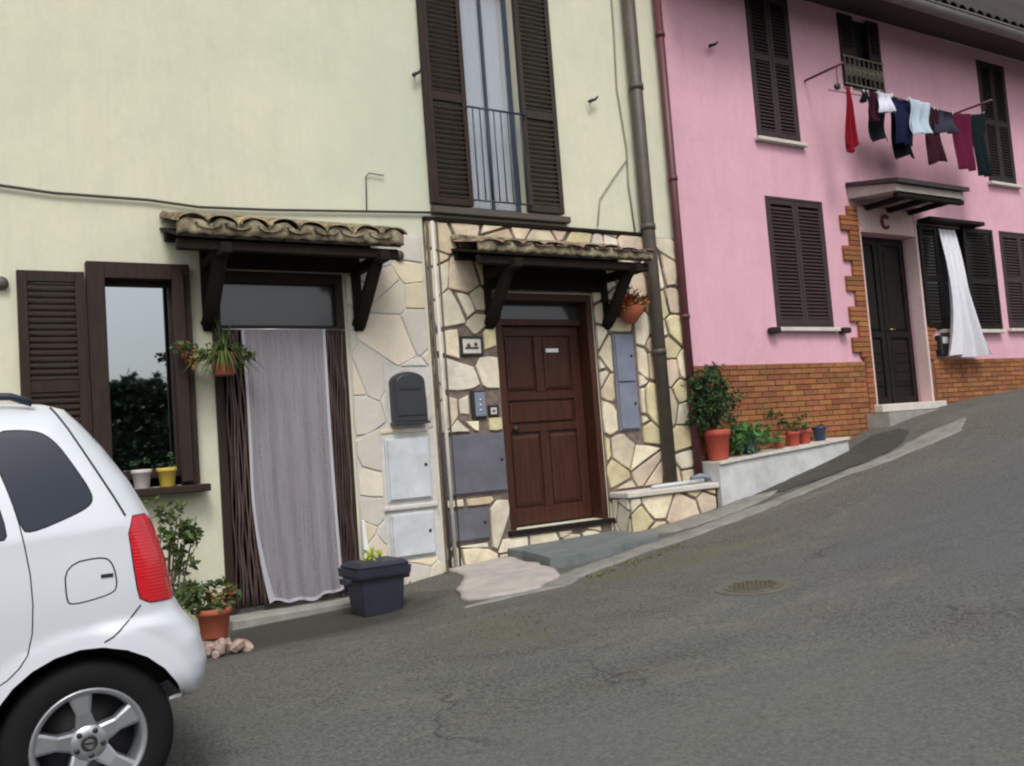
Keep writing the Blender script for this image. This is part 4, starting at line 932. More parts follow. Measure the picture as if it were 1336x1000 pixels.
# ---- hanging plant on the left door post
hx, hy, hz = 1.97, D-.26, .80
hp = empty('hanging_plant', (hx, hy, hz), 'bushy green spider plant in a hanging pot on the left post of the curtained doorway', 'plant')
b = MB(); pot(b, hx, hy, hz-.06, .22, .18); b.build('pot', M['terracotta'], hp)
b = MB(); blades(b, (hx, hy, hz+.10), 210, .36, 3, 1.0, .65, .010, 1.1); blades(b, (hx+.02, hy, hz+.10), 40, .30, 8, .35, 1.2, .008, .5)
leaves(b, (hx-.07, hy, hz+.14), (.25, .16, .11), 260, .05, 33, (.6, 1.7)); leaves(b, (hx+.16, hy, hz+.12), (.12, .12, .08), 80, .05, 35, (.7, 1.9)); b.build('foliage', M['leaf'], hp, recalc=False)
b = MB(); leaves(b, (hx-.26, hy, hz+.12), (.09, .08, .10), 70, .05, 34); b.build('dry_leaves', M['leaf_dry'], hp, recalc=False)
b = MB()
for a in (0, 2.1, 4.2): b.tube([(hx+.1*math.cos(a), hy+.1*math.sin(a), hz+.11), (hx, hy+.02, hz+.36)], .003, 4)
b.tube([(hx, hy+.02, hz+.36), (hx, hy+.02, hz+.40), (hx, D-.02, hz+.40)], .007, 6); b.build('hanger', M['iron'], hp)

# ---- basket of orange-brown flowers right of the brown door
bx_, by_, bz_ = 6.36, D-.16, 1.30
fb = empty('hanging_basket', (bx_, by_, bz_), 'wall basket of rusty orange flowers above the blue-grey cabinet', 'flower basket')
b = MB(); b.lathe((bx_, by_, bz_), [(0, -.10), (.05, -.09), (.12, .0), (.15, .08), (.14, .09)], 18); b.build('basket', M['terracotta'], fb)
b = MB(); leaves(b, (bx_, by_-.01, bz_+.12), (.22, .12, .10), 420, .055, 51, (.6, 1.7)); b.build('foliage', M['leaf_dry'], fb, recalc=False)
b = MB(); leaves(b, (bx_-.12, by_-.06, bz_+.14), (.11, .08, .07), 70, .05, 52, (.7, 1.6), aspect=1.2); b.build('flowers', M['petal_red'], fb, recalc=False)
b = MB(); leaves(b, (bx_+.02, by_-.02, bz_+.24), (.16, .06, .06), 26, .04, 53); b.build('green_leaves', M['leaf'], fb, recalc=False)
b = MB(); b.tube([(bx_, D-.01, bz_+.30), (bx_, by_, bz_+.30), (bx_, by_, bz_+.1)], .007, 6); b.build('hanger', M['iron'], fb)

# ---- pots by the left window, and behind the car
for xx, mp, lab, fm in ((1.52, 'yellow_pot', 'small yellow flower pot on the left window sill', 'leaf_dark'), (1.33, 'white_pot', 'small whitish flower pot on the left window sill, left of the yellow one', 'leaf_dark')):
    potted('sill_pot', xx, D-.12, -.124, .15, .15, mp, lab, 'flower pot', 'pots on the window sill', parts=(('foliage', fm, lambda b, xx=xx: leaves(b, (xx, D-.12, .07), (.06, .05, .07), 40, .04, int(xx*100))),))
px, py = 1.58, D-1.15; gz = Gf(px, py)
b = MB(); rr = random.Random(12)
for _ in range(60):
    a = rr.uniform(0, 6.28); q = rr.uniform(.0, .22); cx, cy, r = px+q*math.cos(a), py+q*math.sin(a), rr.uniform(.028, .06)
    n_ = 7; T = Matrix.Rotation(rr.uniform(0, 3), 4, Vector((rr.random(), rr.random(), rr.random())).normalized()); cen = Vector((cx, cy, gz+.03+rr.uniform(0, .10)*(1-q/.26)))
    vs = []
    for zz, k_ in ((-.6, .7), (-.1, 1.05), (.5, .75)): vs += [cen+T @ Vector((r*k_*math.cos(6.283*k/n_)*rr.uniform(.8, 1.15), r*k_*math.sin(6.283*k/n_)*rr.uniform(.8, 1.15), r*zz)) for k in range(n_)]
    v = rr.uniform(.7, 1.5); b.col = (v, v, v)
    b.add(vs, [(i*n_+k, i*n_+(k+1) % n_, (i+1)*n_+(k+1) % n_, (i+1)*n_+k) for i in range(2) for k in range(n_)]+[tuple(range(n_))[::-1], tuple(2*n_+k for k in range(n_))])
b.col = (1, 1, 1)
o = b.build('stone_pile', M['pinkstone']); tag(o, 'small heap of pinkish stones under the terracotta pot behind the car', 'stones')
potted('potted_plant', px, py, gz+.13, .24, .20, 'terracotta', 'terracotta pot with a reddish-green plant on pink stones near the car bumper', parts=(
    ('foliage', 'leaf', lambda b: leaves(b, (px-.03, py, gz+.40), (.18, .15, .10), 260, .06, 61, (.4, 1.3))), ('dry_leaves', 'leaf_dry', lambda b: leaves(b, (px+.05, py, gz+.38), (.12, .12, .08), 70, .05, 62, (.4, 1.2)))))
vx, vy = 1.38, D-.62; gz2 = Gf(vx, vy)
cp = empty('climbing_plant', (vx, vy, gz2), 'tall straggly green plant growing between the car and the cream wall', 'plant')
b = MB(); rr = random.Random(2)
for _ in range(8):
    a = rr.uniform(-.25, .25); b.tube([(vx+rr.uniform(-.06, .06), vy, gz2), (vx+a*.6, vy+.1, gz2+.45), (vx+a+.04, vy+.15, gz2+.95)], [.010, .008, .004], 5)
b.build('stem', M['bark'], cp)
b = MB()
for k, (ox, oz, r) in enumerate(((.03, .93, .16), (.12, .62, .14), (-.02, .75, .16), (.14, .40, .13), (.0, .3, .15), (.20, .82, .08))): leaves(b, (vx+ox, vy+.1, gz2+oz), (r, r, r*.9), 130, .06, 70+k, (.5, 1.5))
b.build('foliage', M['leaf'], cp, recalc=False)

# ---- dark blue planter bin by the doorway
bn = empty('planter_bin', (2.98, D-.72, Gf(2.98, D-.72)), 'dark blue plastic tub with a thick rim standing right of the curtained doorway', 'planter')
g0 = Gf(2.98, D-.72); b = MB()
def taper(b, cx, cy, z0, z1, w0, d0, w1, d1, rnd=.03):
    rings = []
    for z, w_, d_ in ((z0, w0, d0), (z0+.02, w0+.01, d0+.01), (z1, w1, d1)):
        ring = []
        for sx, sy, a0 in ((1, 1, 0), (-1, 1, 90), (-1, -1, 180), (1, -1, 270)):
            for k in range(4): a = R(a0+30*k); ring.append((cx+sx*(w_/2-rnd)+rnd*math.cos(a), cy+sy*(d_/2-rnd)+rnd*math.sin(a), z))
        rings.append(ring)
    n = 16; vs = [q for r in rings for q in r]
    b.add(vs, [(i*n+k, i*n+(k+1) % n, (i+1)*n+(k+1) % n, (i+1)*n+k) for i in range(2) for k in range(n)]+[tuple(range(n))[::-1], tuple(2*n+k for k in range(n))], 0, False)
taper(b, 2.98, D-.72, g0-.01, g0+.36, .33, .30, .40, .36); b.build('tub', M['bin'], bn)
b = MB(); taper(b, 2.98, D-.72, g0+.30, g0+.37, .47, .42, .49, .44, .04); b.box(3.20, 3.26, D-.80, D-.64, g0+.25, g0+.30, 0, None, .01); b.box(2.70, 2.76, D-.80, D-.64, g0+.25, g0+.30, 0, None, .01); b.build('rim', M['bin'], bn)
b = MB(); taper(b, 2.98, D-.72, g0+.371, g0+.42, .45, .40, .38, .34, .04); b.build('lid', M['bin'], bn)
b = MB(); leaves(b, (2.98, D-.70, g0+.45), (.07, .06, .035), 70, .045, 81, (.7, 1.5)); b.build('leaves', M['leaf_yellow'], bn, recalc=False)
# white-and-lime stake (folded paper) leaning against the wall behind the tub
b = MB(); b.prism([(3.13, -.98), (3.20, -1.0), (3.165, -.72), (3.15, -.56), (3.125, -.56)], D-.13, D-.16, 0, .005)
o = b.build('white_stake', M['paper']); tag(o, 'bright white pointed board leaning on the wall behind the dark blue tub', 'board')

# ---- manhole cover
mz = Gf(4.72, D-3.2)
mh = empty('manhole', (4.72, D-3.2, mz), 'round worn manhole cover in the road', 'manhole cover')
def disc(b, r, off, h=.012, n=40):
    top = [(4.72+r*math.cos(2*math.pi*k/n), D-3.2+r*math.sin(2*math.pi*k/n)) for k in range(n)]
    b.add([(x, y, Gf(x, y)+off) for x, y in top]+[(x, y, Gf(x, y)+off-h) for x, y in top], [tuple(range(n))]+[(k, (k+1) % n, n+(k+1) % n, n+k) for k in range(n)])
b = MB(); disc(b, .27, .006, .03); b.build('ring', mat('manhole_cement', (.125, .12, .10), .9, (.08, .078, .062), 9, .9, .6, 40), mh)
b = MB(); disc(b, .20, .011, .008)
for i in range(-4, 5):
    for j in range(-4, 5):
        if i*i+j*j < 17: x, y = 4.72+i*.042, D-3.2+j*.042; q = Gf(x, y)+.0112; b.box(x-.014, x+.014, y-.014, y+.014, q, q+.005)
b.build('cover', mat('rusty_manhole_iron', (.125, .11, .075), .8, (.075, .07, .055), 12, .9, .6, 40), mh)

# ---- weeds and leaf litter
b = MB(); rr = random.Random(77)
def tuft(x, y, n, L): blades(b, (x, y, Gf(x, y)), n, L, rr.randint(0, 9999), .7, 1.0, .004, .8)
for _ in range(80): x = rr.gauss(3.1, .20); tuft(x, D-2.65+rr.gauss(0, .35), 4, .025)
for _ in range(140): t = rr.random(); tuft(4.4+t*1.3+rr.gauss(0, .04), D-1.72+t*.35+rr.gauss(0, .05), 5, .03)
for _ in range(90): x = rr.uniform(6.0, 7.6); tuft(x, D-.36-rr.random()*.12, 5, .05)
for _ in range(60): x = rr.uniform(.8, 1.9); tuft(x, D-.05-rr.random()*.6, 5, .08)
for _ in range(26): x = rr.uniform(3.2, 4.1); tuft(x, D-.04-rr.random()*.08, 5, .06)
for _ in range(50): x = rr.uniform(7.4, 10.2); tuft(x, D-.42-rr.random()*.16, 4, .04)
o = b.build('weeds', M['weed'], kind='stuff', recalc=False); tag(o, 'low yellowish weeds and moss growing along the gutter and wall foot', 'weeds')

# ------------------------------------------------------------------ laundry of the pink house
LD_ = D-.50
def arm(x, z, label):
    b = MB(); b.tube([(x, D-.002, z), (x, D-.61, z+.0)], .017, 8); o = b.build('line_bracket', M['red_pipe']); tag(o, label, 'bracket', 'arms that hold the clothesline')
arm(9.76, 4.47, 'dark wall arm holding the left end of the clothesline'); arm(13.02, 4.44, 'dark wall arm holding the right end of the clothesline')
LP = [(9.74, 4.20), (10.3, 4.215), (10.88, 4.225), (11.5, 4.19), (12.2, 4.17), (12.75, 4.22), (13.0, 4.28)]
b = MB(); b.tube([(x, LD_, z) for x, z in LP], .006, 6); b.tube([(x, LD_+.14, z+.01) for x, z in LP], .006, 6)
for x, zz in ((9.76, 4.47), (13.02, 4.44)): b.tube([(x, LD_, zz), (x-.01, LD_, zz-.24 if x < 11 else 4.28)], .006, 6)
b.lathe((9.74, LD_-.02, 4.20), [(0, 0), (.04, .0), (.045, .02), (.04, .04), (0, .04)], 12, 0, 'y')
o = b.build('clothesline', M['iron']); tag(o, 'double clothesline strung between two wall arms of the pink house', 'clothesline')
def lz(x): return float(np.interp(x, [q[0] for q in LP], [q[1] for q in LP]))
def garment(name, x0, x1, zb, m, label, shape, y=LD_, seed=0, cat='laundry'):
    rr = random.Random(seed); ph = rr.uniform(0, 6); b = MB(); fq = rr.uniform(9, 14)
    def f(u, v):
        s = shape(u, v); x = x0+(x1-x0)*s[0]; zt = lz(x0+(x1-x0)*min(1, max(0, u)))+.012; z = zt+(zb-zt)*s[1]
        return (x, y-.03*math.sin(u*fq+ph)*(.3+v)-.02*math.sin(v*5+ph), z-.008*math.sin(u*math.pi))
    if shape is TROUSERS:
        for leg in (0, 1):
            def g(u, v, leg=leg):
                uu = leg*.5+u*.5
                if v > .35: k = (v-.35)/.65; c = (.30 if leg == 0 else .74); uu = uu+(c+(u-.5)*(.42-.14*k)-uu)*min(1, k*2.2)
                return f(uu, v)
            b.grid(g, 10, 26)
    else: b.grid(f, 22, 24)
    o = b.build(name, M[m], recalc=False, solid=.004); tag(o, label, cat, 'washing on the line')
    bb = MB()
    for u in ((.06, .94) if x1-x0 > .16 else (.5,)):
        xx = x0+(x1-x0)*u; z = lz(xx); bb.box(xx-.004, xx+.004, y-.014, y-.006, z-.02, z+.022); bb.box(xx-.004, xx+.004, y+.006, y+.014, z-.02, z+.022)
    bb.build('peg', M['paper'], o)
FLAT = lambda u, v: (u+.03*math.sin(v*4), v)
def TAPER(u, v): return (.5+(u-.5)*(.25+.85*min(1, v*1.3))-.0*v, v if v < .8 else .8+(v-.8)*(1-abs(u-.45)*1.3))
def SHIRT(u, v): return (.5+(u-.5)*(1.0 if v < .3 else .72), v*(1 if abs(u-.5) < .36 or v < .3 else 1))
def WAVY(u, v): return (.5+(u-.5)*(1-.12*math.sin(v*4))+.03*math.sin(v*6), v*(.95+.05*math.sin(u*5+1)))
def TROUSERS(u, v): return (u, v)
garment('red_cloth', 9.80, 10.02, 3.36, 'c_red', 'bright red cloth hanging in a point at the left end of the line', TAPER, seed=1)
garment('sock', 10.20, 10.30, 4.08, 'c_black', 'small black sock next to the red cloth', FLAT, seed=2)
garment('maroon_cloth', 10.32, 10.52, 3.84, 'c_maroon', 'narrow dark maroon garment left of the white cloth', FLAT, seed=3)
garment('shorts', 10.46, 10.90, 3.63, 'c_black', 'black garment hanging behind the small white cloth', WAVY, LD_+.14, 4)
garment('white_cloth', 10.48, 10.79, 3.95, 'c_white', 'small white cloth hanging over the black garment', WAVY, LD_-.05, seed=5)
garment('navy_shirt', 10.80, 11.30, 3.60, 'c_navy', 'navy garment between the white cloth and the pale blue towel', SHIRT, seed=6)
garment('black_trousers', 10.92, 11.42, 3.44, 'c_black', 'black garment hanging below the pale blue towel', WAVY, LD_+.14, 7)
garment('towel', 11.08, 11.55, 3.74, 'c_sky', 'pale blue towel in the middle of the line', WAVY, LD_-.05, seed=8)
garment('dark_shirt', 11.48, 11.84, 3.37, 'c_maroon', 'long black and dark red garment right of the pale blue towel', WAVY, seed=9)
garment('grey_cloth', 11.72, 12.20, 3.84, 'c_grey', 'short dark grey cloth left of the burgundy trousers', WAVY, seed=10)
garment('trousers', 12.14, 12.60, 3.38, 'c_burgundy', 'burgundy trousers pegged by the waistband', TROUSERS, seed=11)
garment('dark_trousers', 12.58, 12.98, 3.33, 'c_green', 'long dark green garment at the right end of the line', SHIRT, seed=12)

# ------------------------------------------------------------------ the parked car
CY = 3.60; CW = 1.60
car = empty('parked_car', (-.95, CY+CW/2, Gf(-.95, CY)), 'silver-white small hatchback parked on the slope, seen from its rear side', 'car')
WC = (.415, -.935); WF = (-1.95, -1.08); WR = .297; AR = .335
def arcp(c, r, a0, a1, n=14): return [(c[0]+r*math.cos(R(a0+(a1-a0)*k/n)), c[1]+r*math.sin(R(a0+(a1-a0)*k/n))) for k in range(n+1)]
body = [(.70, -.85), (.79, -.85), (.835, -.79), (.845, -.72), (.82, -.61), (.765, -.53), (.735, -.47), (.705, -.30), (.665, -.16), (.60, -.02), (.52, .11), (.455, .20), (.40, .262), (.33, .285), (.20, .295), (-.2, .275), (-.7, .225), (-1.0, .17), (-1.15, .11),
        (-1.75, -.30), (-2.2, -.40), (-2.45, -.50), (-2.58, -.64), (-2.63, -.85), (-2.62, -1.05), (-2.50, -1.15), (-2.32, -1.16)]
outline = body+arcp(WF, AR, 180+10, -12)+[(-1.58, -1.17), (-.1, -1.05)]+[(.04, -1.04)]+arcp(WC, AR, 200, 15)
beltz = lambda x: -.20+.055*(x-.2)
win_r = smooth_poly([(-.02, .185), (.27, .19), (.335, .16), (.385, .10), (.455, -.045), (.455, -.085), (.41, -.115), (.235, -.185), (.20, -.10), (.14, .04), (.07, .185)], 2)
win_r = smooth_poly([(.13, .185), (.29, .185), (.35, .14), (.40, .055), (.46, -.06), (.455, -.10), (.40, -.13), (.245, -.185), (.225, -.15), (.19, -.02)], 2)
win_d = smooth_poly([(-.58, .165), (.07, .188), (.10, .12), (.15, -.03), (.185, -.175), (.17, -.20), (-.60, -.24), (-.62, -.2)], 1)
win_f = smooth_poly([(-.68, .16), (-1.02, .10), (-1.52, -.24), (-1.50, -.29), (-.68, -.25)], 1)
door_r = smooth_poly([(-.64, .215), (.09, .235), (.15, .10), (.20, -.05), (.228, -.17), (.255, -.37), (.245, -.57), (.19, -.65), (.10, -.70), (.02, -.80), (-.05, -.95), (-.10, -1.0), (-.64, -1.045)], 1)
door_f = smooth_poly([(-.66, .215), (-1.05, .13), (-1.60, -.26), (-1.62, -.6), (-1.55, -.9), (-1.50, -1.11), (-.66, -1.045)], 1)
lamp = smooth_poly([(.565, -.155), (.66, -.15), (.70, -.28), (.735, -.47), (.72, -.475), (.60, -.47), (.585, -.40)], 1)
flap = smooth_poly([(.355, -.30), (.485, -.285), (.515, -.32), (.525, -.40), (.50, -.425), (.37, -.445), (.355, -.42)], 2)
gate = [(.335, .32), (.36, .27), (.43, .10), (.50, -.04), (.56, -.15), (.59, -.46), (.62, -.475), (.90, -.475), (.90, .32)]
OUT = np.array(outline)
def car_y(x, z):
    """inset of the side surface at (x, z)"""
    x = np.asarray(x, float); z = np.asarray(z, float); zz = z-.06*(x-.2)
    t = np.clip((zz+.20)/.5, 0, 1); ins = .105*t+.06*t*t
    ins = ins+.035*np.clip((-.55-zz)/.5, 0, 1)**1.5+.012*(1-np.exp(-((zz+.42)/.16)**2))
    d, _, _ = nearest(body, x, z); rr_ = .13; q = np.clip(rr_-d, 0, rr_); ins = ins+(rr_-np.sqrt(np.maximum(rr_**2-q**2, 0)))*.95
    fade = np.clip((-.78-z)/.1, 0, 1)*np.clip((.70-x)/.05, 0, 1)  # no rounding towards the sill
    # flared lip round the arches
    for c in (WC, WF):
        r = np.hypot(x-c[0], z-c[1]); ins = ins-.016*np.clip(1-(r-AR)/.07, 0, 1)**.7*np.clip((z-c[1]+.2)*8, 0, 1)
    # bumper stands out a little
    ins = ins-.022*np.clip((-.52-z-.0)/.03+0, 0, 1)*np.clip((x-.42)/.10, 0, 1)
    return ins
def side(name, poly, holes, m, parent, gap=.0025, off=0, step=.014, side_=0, solid=.012, label=None):
    pts, fs = region(poly, holes, step, gap); xs = np.array([p[0] for p in pts]); zs = np.array([p[1] for p in pts])
    ins = car_y(xs, zs)+off; ys = CY+ins if side_ == 0 else CY+CW-ins
    b = MB(); b.add(list(zip(xs.tolist(), ys.tolist(), zs.tolist())), fs if side_ == 0 else [f[::-1] for f in fs], 0, True)
    o = b.build(name, M[m], parent, recalc=False, label=label)
    if solid:
        md = o.modifiers.new('thickness', 'SOLIDIFY'); md.thickness = solid; md.offset = -1
        es = o.modifiers.new('crisp_rim', 'EDGE_SPLIT'); es.split_angle = R(50)
    return o
def clip_outline(poly): return poly
bodyobj = None
for s in (0, 1):
    st = .016 if s == 0 else .04
    o = side('body_side', outline, [door_r, door_f, win_r, lamp, flap] if s == 0 else [door_r, door_f, win_r, lamp], 'paint', car, gap=.0 if s else .002, step=st, side_=s)
    dr = side('rear_door', door_r, [win_d], 'paint', car, step=st, side_=s); side('window', win_d, [], 'car_glass', dr, off=.006, step=st, side_=s)
    df_ = side('front_door', door_f, [win_f], 'paint', car, step=st, side_=s); side('window', win_f, [], 'car_glass', df_, off=.006, step=.03, side_=s)
    side('quarter_window', win_r, [], 'car_glass', car, off=.005, step=st, side_=s)
    side('tail_lamp', lamp, [], 'lamp_red', car, off=-.006, step=st, side_=s)
    # dark seal behind the panel gaps
    pts_ = [q for q in outline]; inner = [(.62, -.50), (.68, -.30), (.55, .02), (.40, .22), (-.9, .17), (-1.7, -.33), (-1.62, -.9), (-1.5, -1.1), (-.05, -1.0), (.1, -.66), (.41, -.58)]
    side('door_seal', inner, [], 'blackplastic', car, off=.017, step=.03, side_=s, solid=.003)
    for dd_, hx_ in ((dr, -.02), (df_, -1.0+.2)):
        b = MB(); yv = CY+float(car_y(np.array([hx_]), np.array([-.36]))[0]); sg = -1
        if s: yv = CY+CW-(yv-CY); sg = 1
        b.tube([(hx_-.17, yv, -.37), (hx_-.15, yv+sg*.035, -.37), (hx_, yv+sg*.035, -.355), (hx_+.02, yv, -.355)], .012, 8); b.build('handle', M['paint'], dd_)
side('fuel_flap', flap, [], 'paint', car, gap=.0035, step=.012)
# tailgate joint: thin dark groove line laid on the side
def groove(pts, name='panel_seam', r=.0028):
    P = []
    for i in range(len(pts)-1):
        for k in range(6): t = k/6; P.append((pts[i][0]+(pts[i+1][0]-pts[i][0])*t, pts[i][1]+(pts[i+1][1]-pts[i][1])*t))
    P.append(pts[-1]); xs = np.array([p[0] for p in P]); zs = np.array([p[1] for p in P]); ys = CY+car_y(xs, zs)
    b = MB(); b.tube(list(zip(xs.tolist(), (ys-.0005).tolist(), zs.tolist())), r, 6); b.build(name, M['blackplastic'], car)
groove([(.352, .268), (.40, .18), (.47, .04), (.535, -.09), (.563, -.15)], r=.0042); groove([(.598, -.475), (.56, -.52), (.50, -.57), (.47, -.585)])
b = MB(); xs_, zs_ = .50, -.355; yv = CY+float(car_y(np.array([xs_]), np.array([zs_]))[0]); b.box(xs_-.03, xs_+.01, yv-.004, yv+.003, zs_-.006, zs_+.006); b.build('flap_catch', M['blackplastic'], car)
# roof, bonnet, tail and nose: the skin that joins the two sides
prof = body; N = len(prof); xs = np.array([q[0] for q in prof]); zs = np.array([q[1] for q in prof]); ins = car_y(xs, zs)
def skin(name, i0, i1, m, off=0, inset=0, crown=.03, parent=car):
    b = MB(); nu = 16; vs = []
    for i in range(i0, i1+1):
        for k in range(nu+1):
            t = k/nu; y0 = CY+ins[i]-.002+inset; y1 = CY+CW-ins[i]+.002-inset
            a, c = prof[max(i-1, 0)], prof[min(i+1, N-1)]; tx, tz_ = c[0]-a[0], c[1]-a[1]; L = math.hypot(tx, tz_); nx_, nz_ = tz_/L, -tx/L
            q = crown*(1-(2*t-1)**2)*1.0+off
            vs.append((prof[i][0]+nx_*q*1, y0+(y1-y0)*t, prof[i][1]+nz_*q*1))
    b.add(vs, [(r*(nu+1)+k, r*(nu+1)+k+1, (r+1)*(nu+1)+k+1, (r+1)*(nu+1)+k) for r in range(i1-i0) for k in range(nu)], 0, True)
    return b.build(name, M[m], parent, recalc=False)
skin('rear_bumper', 0, 6, 'paint'); tg = skin('tailgate', 6, 12, 'paint'); skin('rear_window', 8, 11, 'car_glass', .006, .10, parent=tg)
skin('roof', 12, 18, 'paint'); skin('windscreen', 18, 19, 'car_glass', crown=.05); skin('bonnet', 19, 22, 'paint'); skin('front_bumper', 22, 26, 'paint')
b = MB(); b.box(.79, .815, CY+.50, CY+1.10, -.70, -.60, 0, None, .004); b.build('number_plate', M['white_metal'], car)
# underside and wheel wells
b = MB(); b.box(-2.45, .62, CY+.30, CY+CW-.30, -1.02, -.98); b.box(-1.58, .02, CY+.05, CY+CW-.05, -1.04, -1.0)
for c in (WC, WF):
    vs = []; fs = []; A = arcp(c, AR+.008, 195, 18, 20)
    for y in (CY+.02, CY+.34, CY+CW-.34, CY+CW-.02): vs += [(q[0], y, q[1]) for q in A]
    n = len(A)
    for i in (0, 2):
        for k in range(n-1): fs.append((i*n+k, i*n+k+1, (i+1)*n+k+1, (i+1)*n+k))
    fs.append(tuple(range(n, 2*n))); fs.append(tuple(range(2*n, 3*n)))
    b.add(vs, fs)
b.build('underbody', M['blackplastic'], car, recalc=False)
for y in (CY+.20, CY+CW-.20):
    b = MB(); b.tube([(-1.0, y, .20), (-.95, y, .235), (-.5, y, .288), (.1, y, .316), (.22, y, .312), (.29, y, .285)], .014, 8)
    b.build('roof_rail', M['rail_paint'], car)
# wheels
def wheel(c, near):
    y0 = CY+.035 if near else CY+CW-.035; sg = 1 if near else -1
    b = MB(); P = [(.186, .0), (.200, -.006), (.228, -.010), (.262, -.005), (.281, .010), (.290, .035), (.290, .145), (.281, .17), (.25, .182), (.186, .178)]
    b.lathe((c[0], y0, c[1]), [(r, h*sg) for r, h in P], 48, 0, 'y')
    w = b.build('wheel', M['tyre'], car)
    b = MB(); b.lathe((c[0], y0, c[1]), [(r, h*sg) for r, h in ((.187, .004), (.193, -.004), (.186, -.006), (.175, .0), (.168, .02), (.163, .06), (.161, .16))], 48, 0, 'y')
    for s in range(5):
        a0 = R(90+72*s+8)
        def P_(r, w_, y): ca, sa = math.cos(a0), math.sin(a0); return (c[0]+r*ca-w_*sa, y0+y*sg, c[1]+r*sa+w_*ca)
        for (ra, wa, ya, rb, wb, yb2) in ((.040, .036, .022, .105, .024, .010), (.105, .024, .010, .172, .040, .006)):
            vs = [P_(ra, -wa, ya+.006), P_(ra, -wa*.7, ya), P_(ra, wa*.7, ya), P_(ra, wa, ya+.006), P_(ra, wa, ya+.05), P_(ra, -wa, ya+.05), P_(rb, -wb, yb2+.006), P_(rb, -wb*.7, yb2), P_(rb, wb*.7, yb2), P_(rb, wb, yb2+.006), P_(rb, wb, yb2+.05), P_(rb, -wb, yb2+.05)]
            b.add(vs, [(k, (k+1) % 6, 6+(k+1) % 6, 6+k) for k in range(6)], 0, False)
    b.lathe((c[0], y0, c[1]), [(.0, .016*sg), (.03, .014*sg), (.06, .018*sg), (.066, .03*sg), (.066, .07*sg)], 30, 0, 'y')
    rim = b.build('rim', M['alloy'], w)
    b = MB(); b.lathe((c[0], y0, c[1]), [(0, .10*sg), (.160, .10*sg), (.162, .105*sg)], 30, 0, 'y'); b.build('brake_drum', M['blackplastic'], w)
    for s in range(5): a = R(90+72*s+44); b = MB(); b.lathe((c[0]+.045*math.cos(a), y0, c[1]+.045*math.sin(a)), [(0, .011*sg), (.009, .011*sg), (.010, .02*sg)], 10, 0, 'y'); b.build('wheel_bolt', M['iron'], rim)
    b = MB(); b.lathe((c[0], y0, c[1]), [(.016, .013*sg), (.020, .009*sg), (.025, .009*sg), (.028, .014*sg)], 24, 0, 'y')
    b.box(c[0]-.014, c[0]+.014, y0+(.008 if sg > 0 else -.014), y0+(.014 if sg > 0 else -.008), c[1]-.003, c[1]+.003); b.build('hub_emblem', M['iron'], w)
for c in (WC, WF):
    for near in (True, False): wheel(c, near)

# ------------------------------------------------------------------ trees across the street (they show in the window reflection)
rr = random.Random(4)
def tree(x, y, h, cr, seed, label):
    z = Gf(x, y); t = empty('tree', (x, y, z), label, 'tree', 'trees across the street')
    r2 = random.Random(seed); b = MB(); b.tube([(x, y, z-.2), (x+.1, y, z+h*.35), (x, y+.1, z+h*.75)], [.17, .12, .05], 10)
    for k in range(7): a = r2.uniform(0, 6.28); b.tube([(x+.05, y, z+h*(.3+.05*k)), (x+cr*.5*math.cos(a), y+cr*.5*math.sin(a), z+h*(.5+.05*k)), (x+cr*.85*math.cos(a), y+cr*.85*math.sin(a), z+h*(.6+.05*k))], [.06, .04, .015], 6)
    b.build('trunk', M['bark'], t)
    b = MB()
    for k in range(20): a = r2.uniform(0, 6.28); q = r2.uniform(.05, .7)*cr; leaves(b, (x+q*math.cos(a), y+q*math.sin(a), z+h*r2.uniform(.32, .82)), (cr*.5, cr*.5, h*.2), 520, .26, r2.randint(0, 9999), (.5, 1.5), shell=.3)
    b.build('crown', M['leaf_dark'], t, recalc=False)
for i, (x, y, h, cr, lab) in enumerate(((6.3, -13, 3.9, 1.6, 'dark bushy tree across the street, uphill one of the reflected pair'), (4.2, -13.5, 3.95, 1.6, 'dark bushy tree across the street, downhill one of the reflected pair'), (-3, -14, 4.2, 2.0, 'dark tree across the street left of the reflected pair'),
        (9, -15, 4.6, 2.1, 'dark tree across the street right of the reflected pair'), (14, -16, 5.0, 2.2, 'dark tree farthest uphill across the street'))): tree(x, y, h, cr, 90+i, lab)
hb = MB()
for k in range(46): x = -8+k*.55; leaves(hb, (x, -10.6, Gf(x, -10.6)+1.4), (.5, .5, 1.5), 330, .17, 500+k, (.5, 1.5), shell=.2)
o = hb.build('hedge', M['leaf_dark'], recalc=False); tag(o, 'long dark hedge across the street, below the trees', 'hedge')

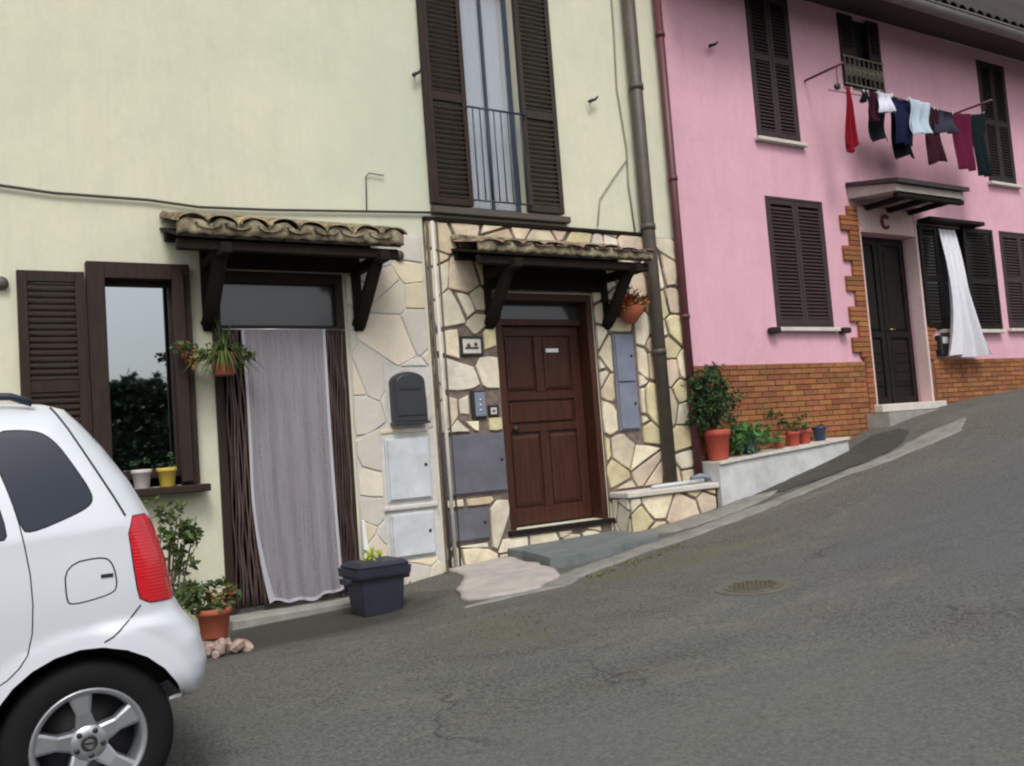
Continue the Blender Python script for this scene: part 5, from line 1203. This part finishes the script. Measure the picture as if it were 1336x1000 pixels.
# ------------------------------------------------------------------ light, world, camera
W_ = bpy.data.worlds.new('World'); SC.world = W_; W_.use_nodes = True; n = W_.node_tree
bg = n.nodes['Background']; sky = n.nodes.new('ShaderNodeTexSky'); sky.sky_type = 'NISHITA'; sky.sun_disc = False
SUN_EL, SUN_AZ = R(52), R(200)
sky.sun_elevation = SUN_EL; sky.sun_rotation = SUN_AZ; sky.air_density = 1.0; sky.dust_density = 4.0; sky.ozone_density = 1.0
hs = n.nodes.new('ShaderNodeHueSaturation'); hs.inputs['Saturation'].default_value = .28
n.links.new(sky.outputs[0], hs.inputs['Color']); n.links.new(hs.outputs[0], bg.inputs['Color']); bg.inputs['Strength'].default_value = .13
sl = bpy.data.lights.new('sun', 'SUN'); sl.energy = 1.1; sl.angle = R(18); sl.color = (1, .97, .92)
so = bpy.data.objects.new('sun', sl); COL.objects.link(so)
# direction to the sun: rotation measured clockwise from +y
dv = Vector((math.sin(SUN_AZ)*math.cos(SUN_EL), math.cos(SUN_AZ)*math.cos(SUN_EL), math.sin(SUN_EL)))
so.rotation_euler = dv.to_track_quat('Z', 'Y').to_euler(); so.location = (0, -5, 12)

yaw, pit, rol = R(32.0), R(3.846), R(-4.30)
fw = Vector((math.sin(yaw)*math.cos(pit), math.cos(yaw)*math.cos(pit), math.sin(pit))); r0 = Vector((math.cos(yaw), -math.sin(yaw), 0)); u0 = r0.cross(fw)
r_ = math.cos(rol)*r0+math.sin(rol)*u0; u_ = -math.sin(rol)*r0+math.cos(rol)*u0
cd = bpy.data.cameras.new('camera'); cam = bpy.data.objects.new('camera', cd); COL.objects.link(cam)
cam.matrix_world = Matrix(((r_.x, u_.x, -fw.x, 0), (r_.y, u_.y, -fw.y, 0), (r_.z, u_.z, -fw.z, 0), (0, 0, 0, 1)))
cd.sensor_width = 36; cd.lens = 1200/1336*36; cd.clip_start = .05; cd.clip_end = 500
SC.camera = cam
SC.render.resolution_x = 1024; SC.render.resolution_y = 766
SC.view_settings.view_transform = 'Standard'; SC.view_settings.look = 'None'; SC.view_settings.gamma = 1; SC.view_settings.exposure = .40
try: SC.cycles.filter_width = 2.2
except Exception: pass
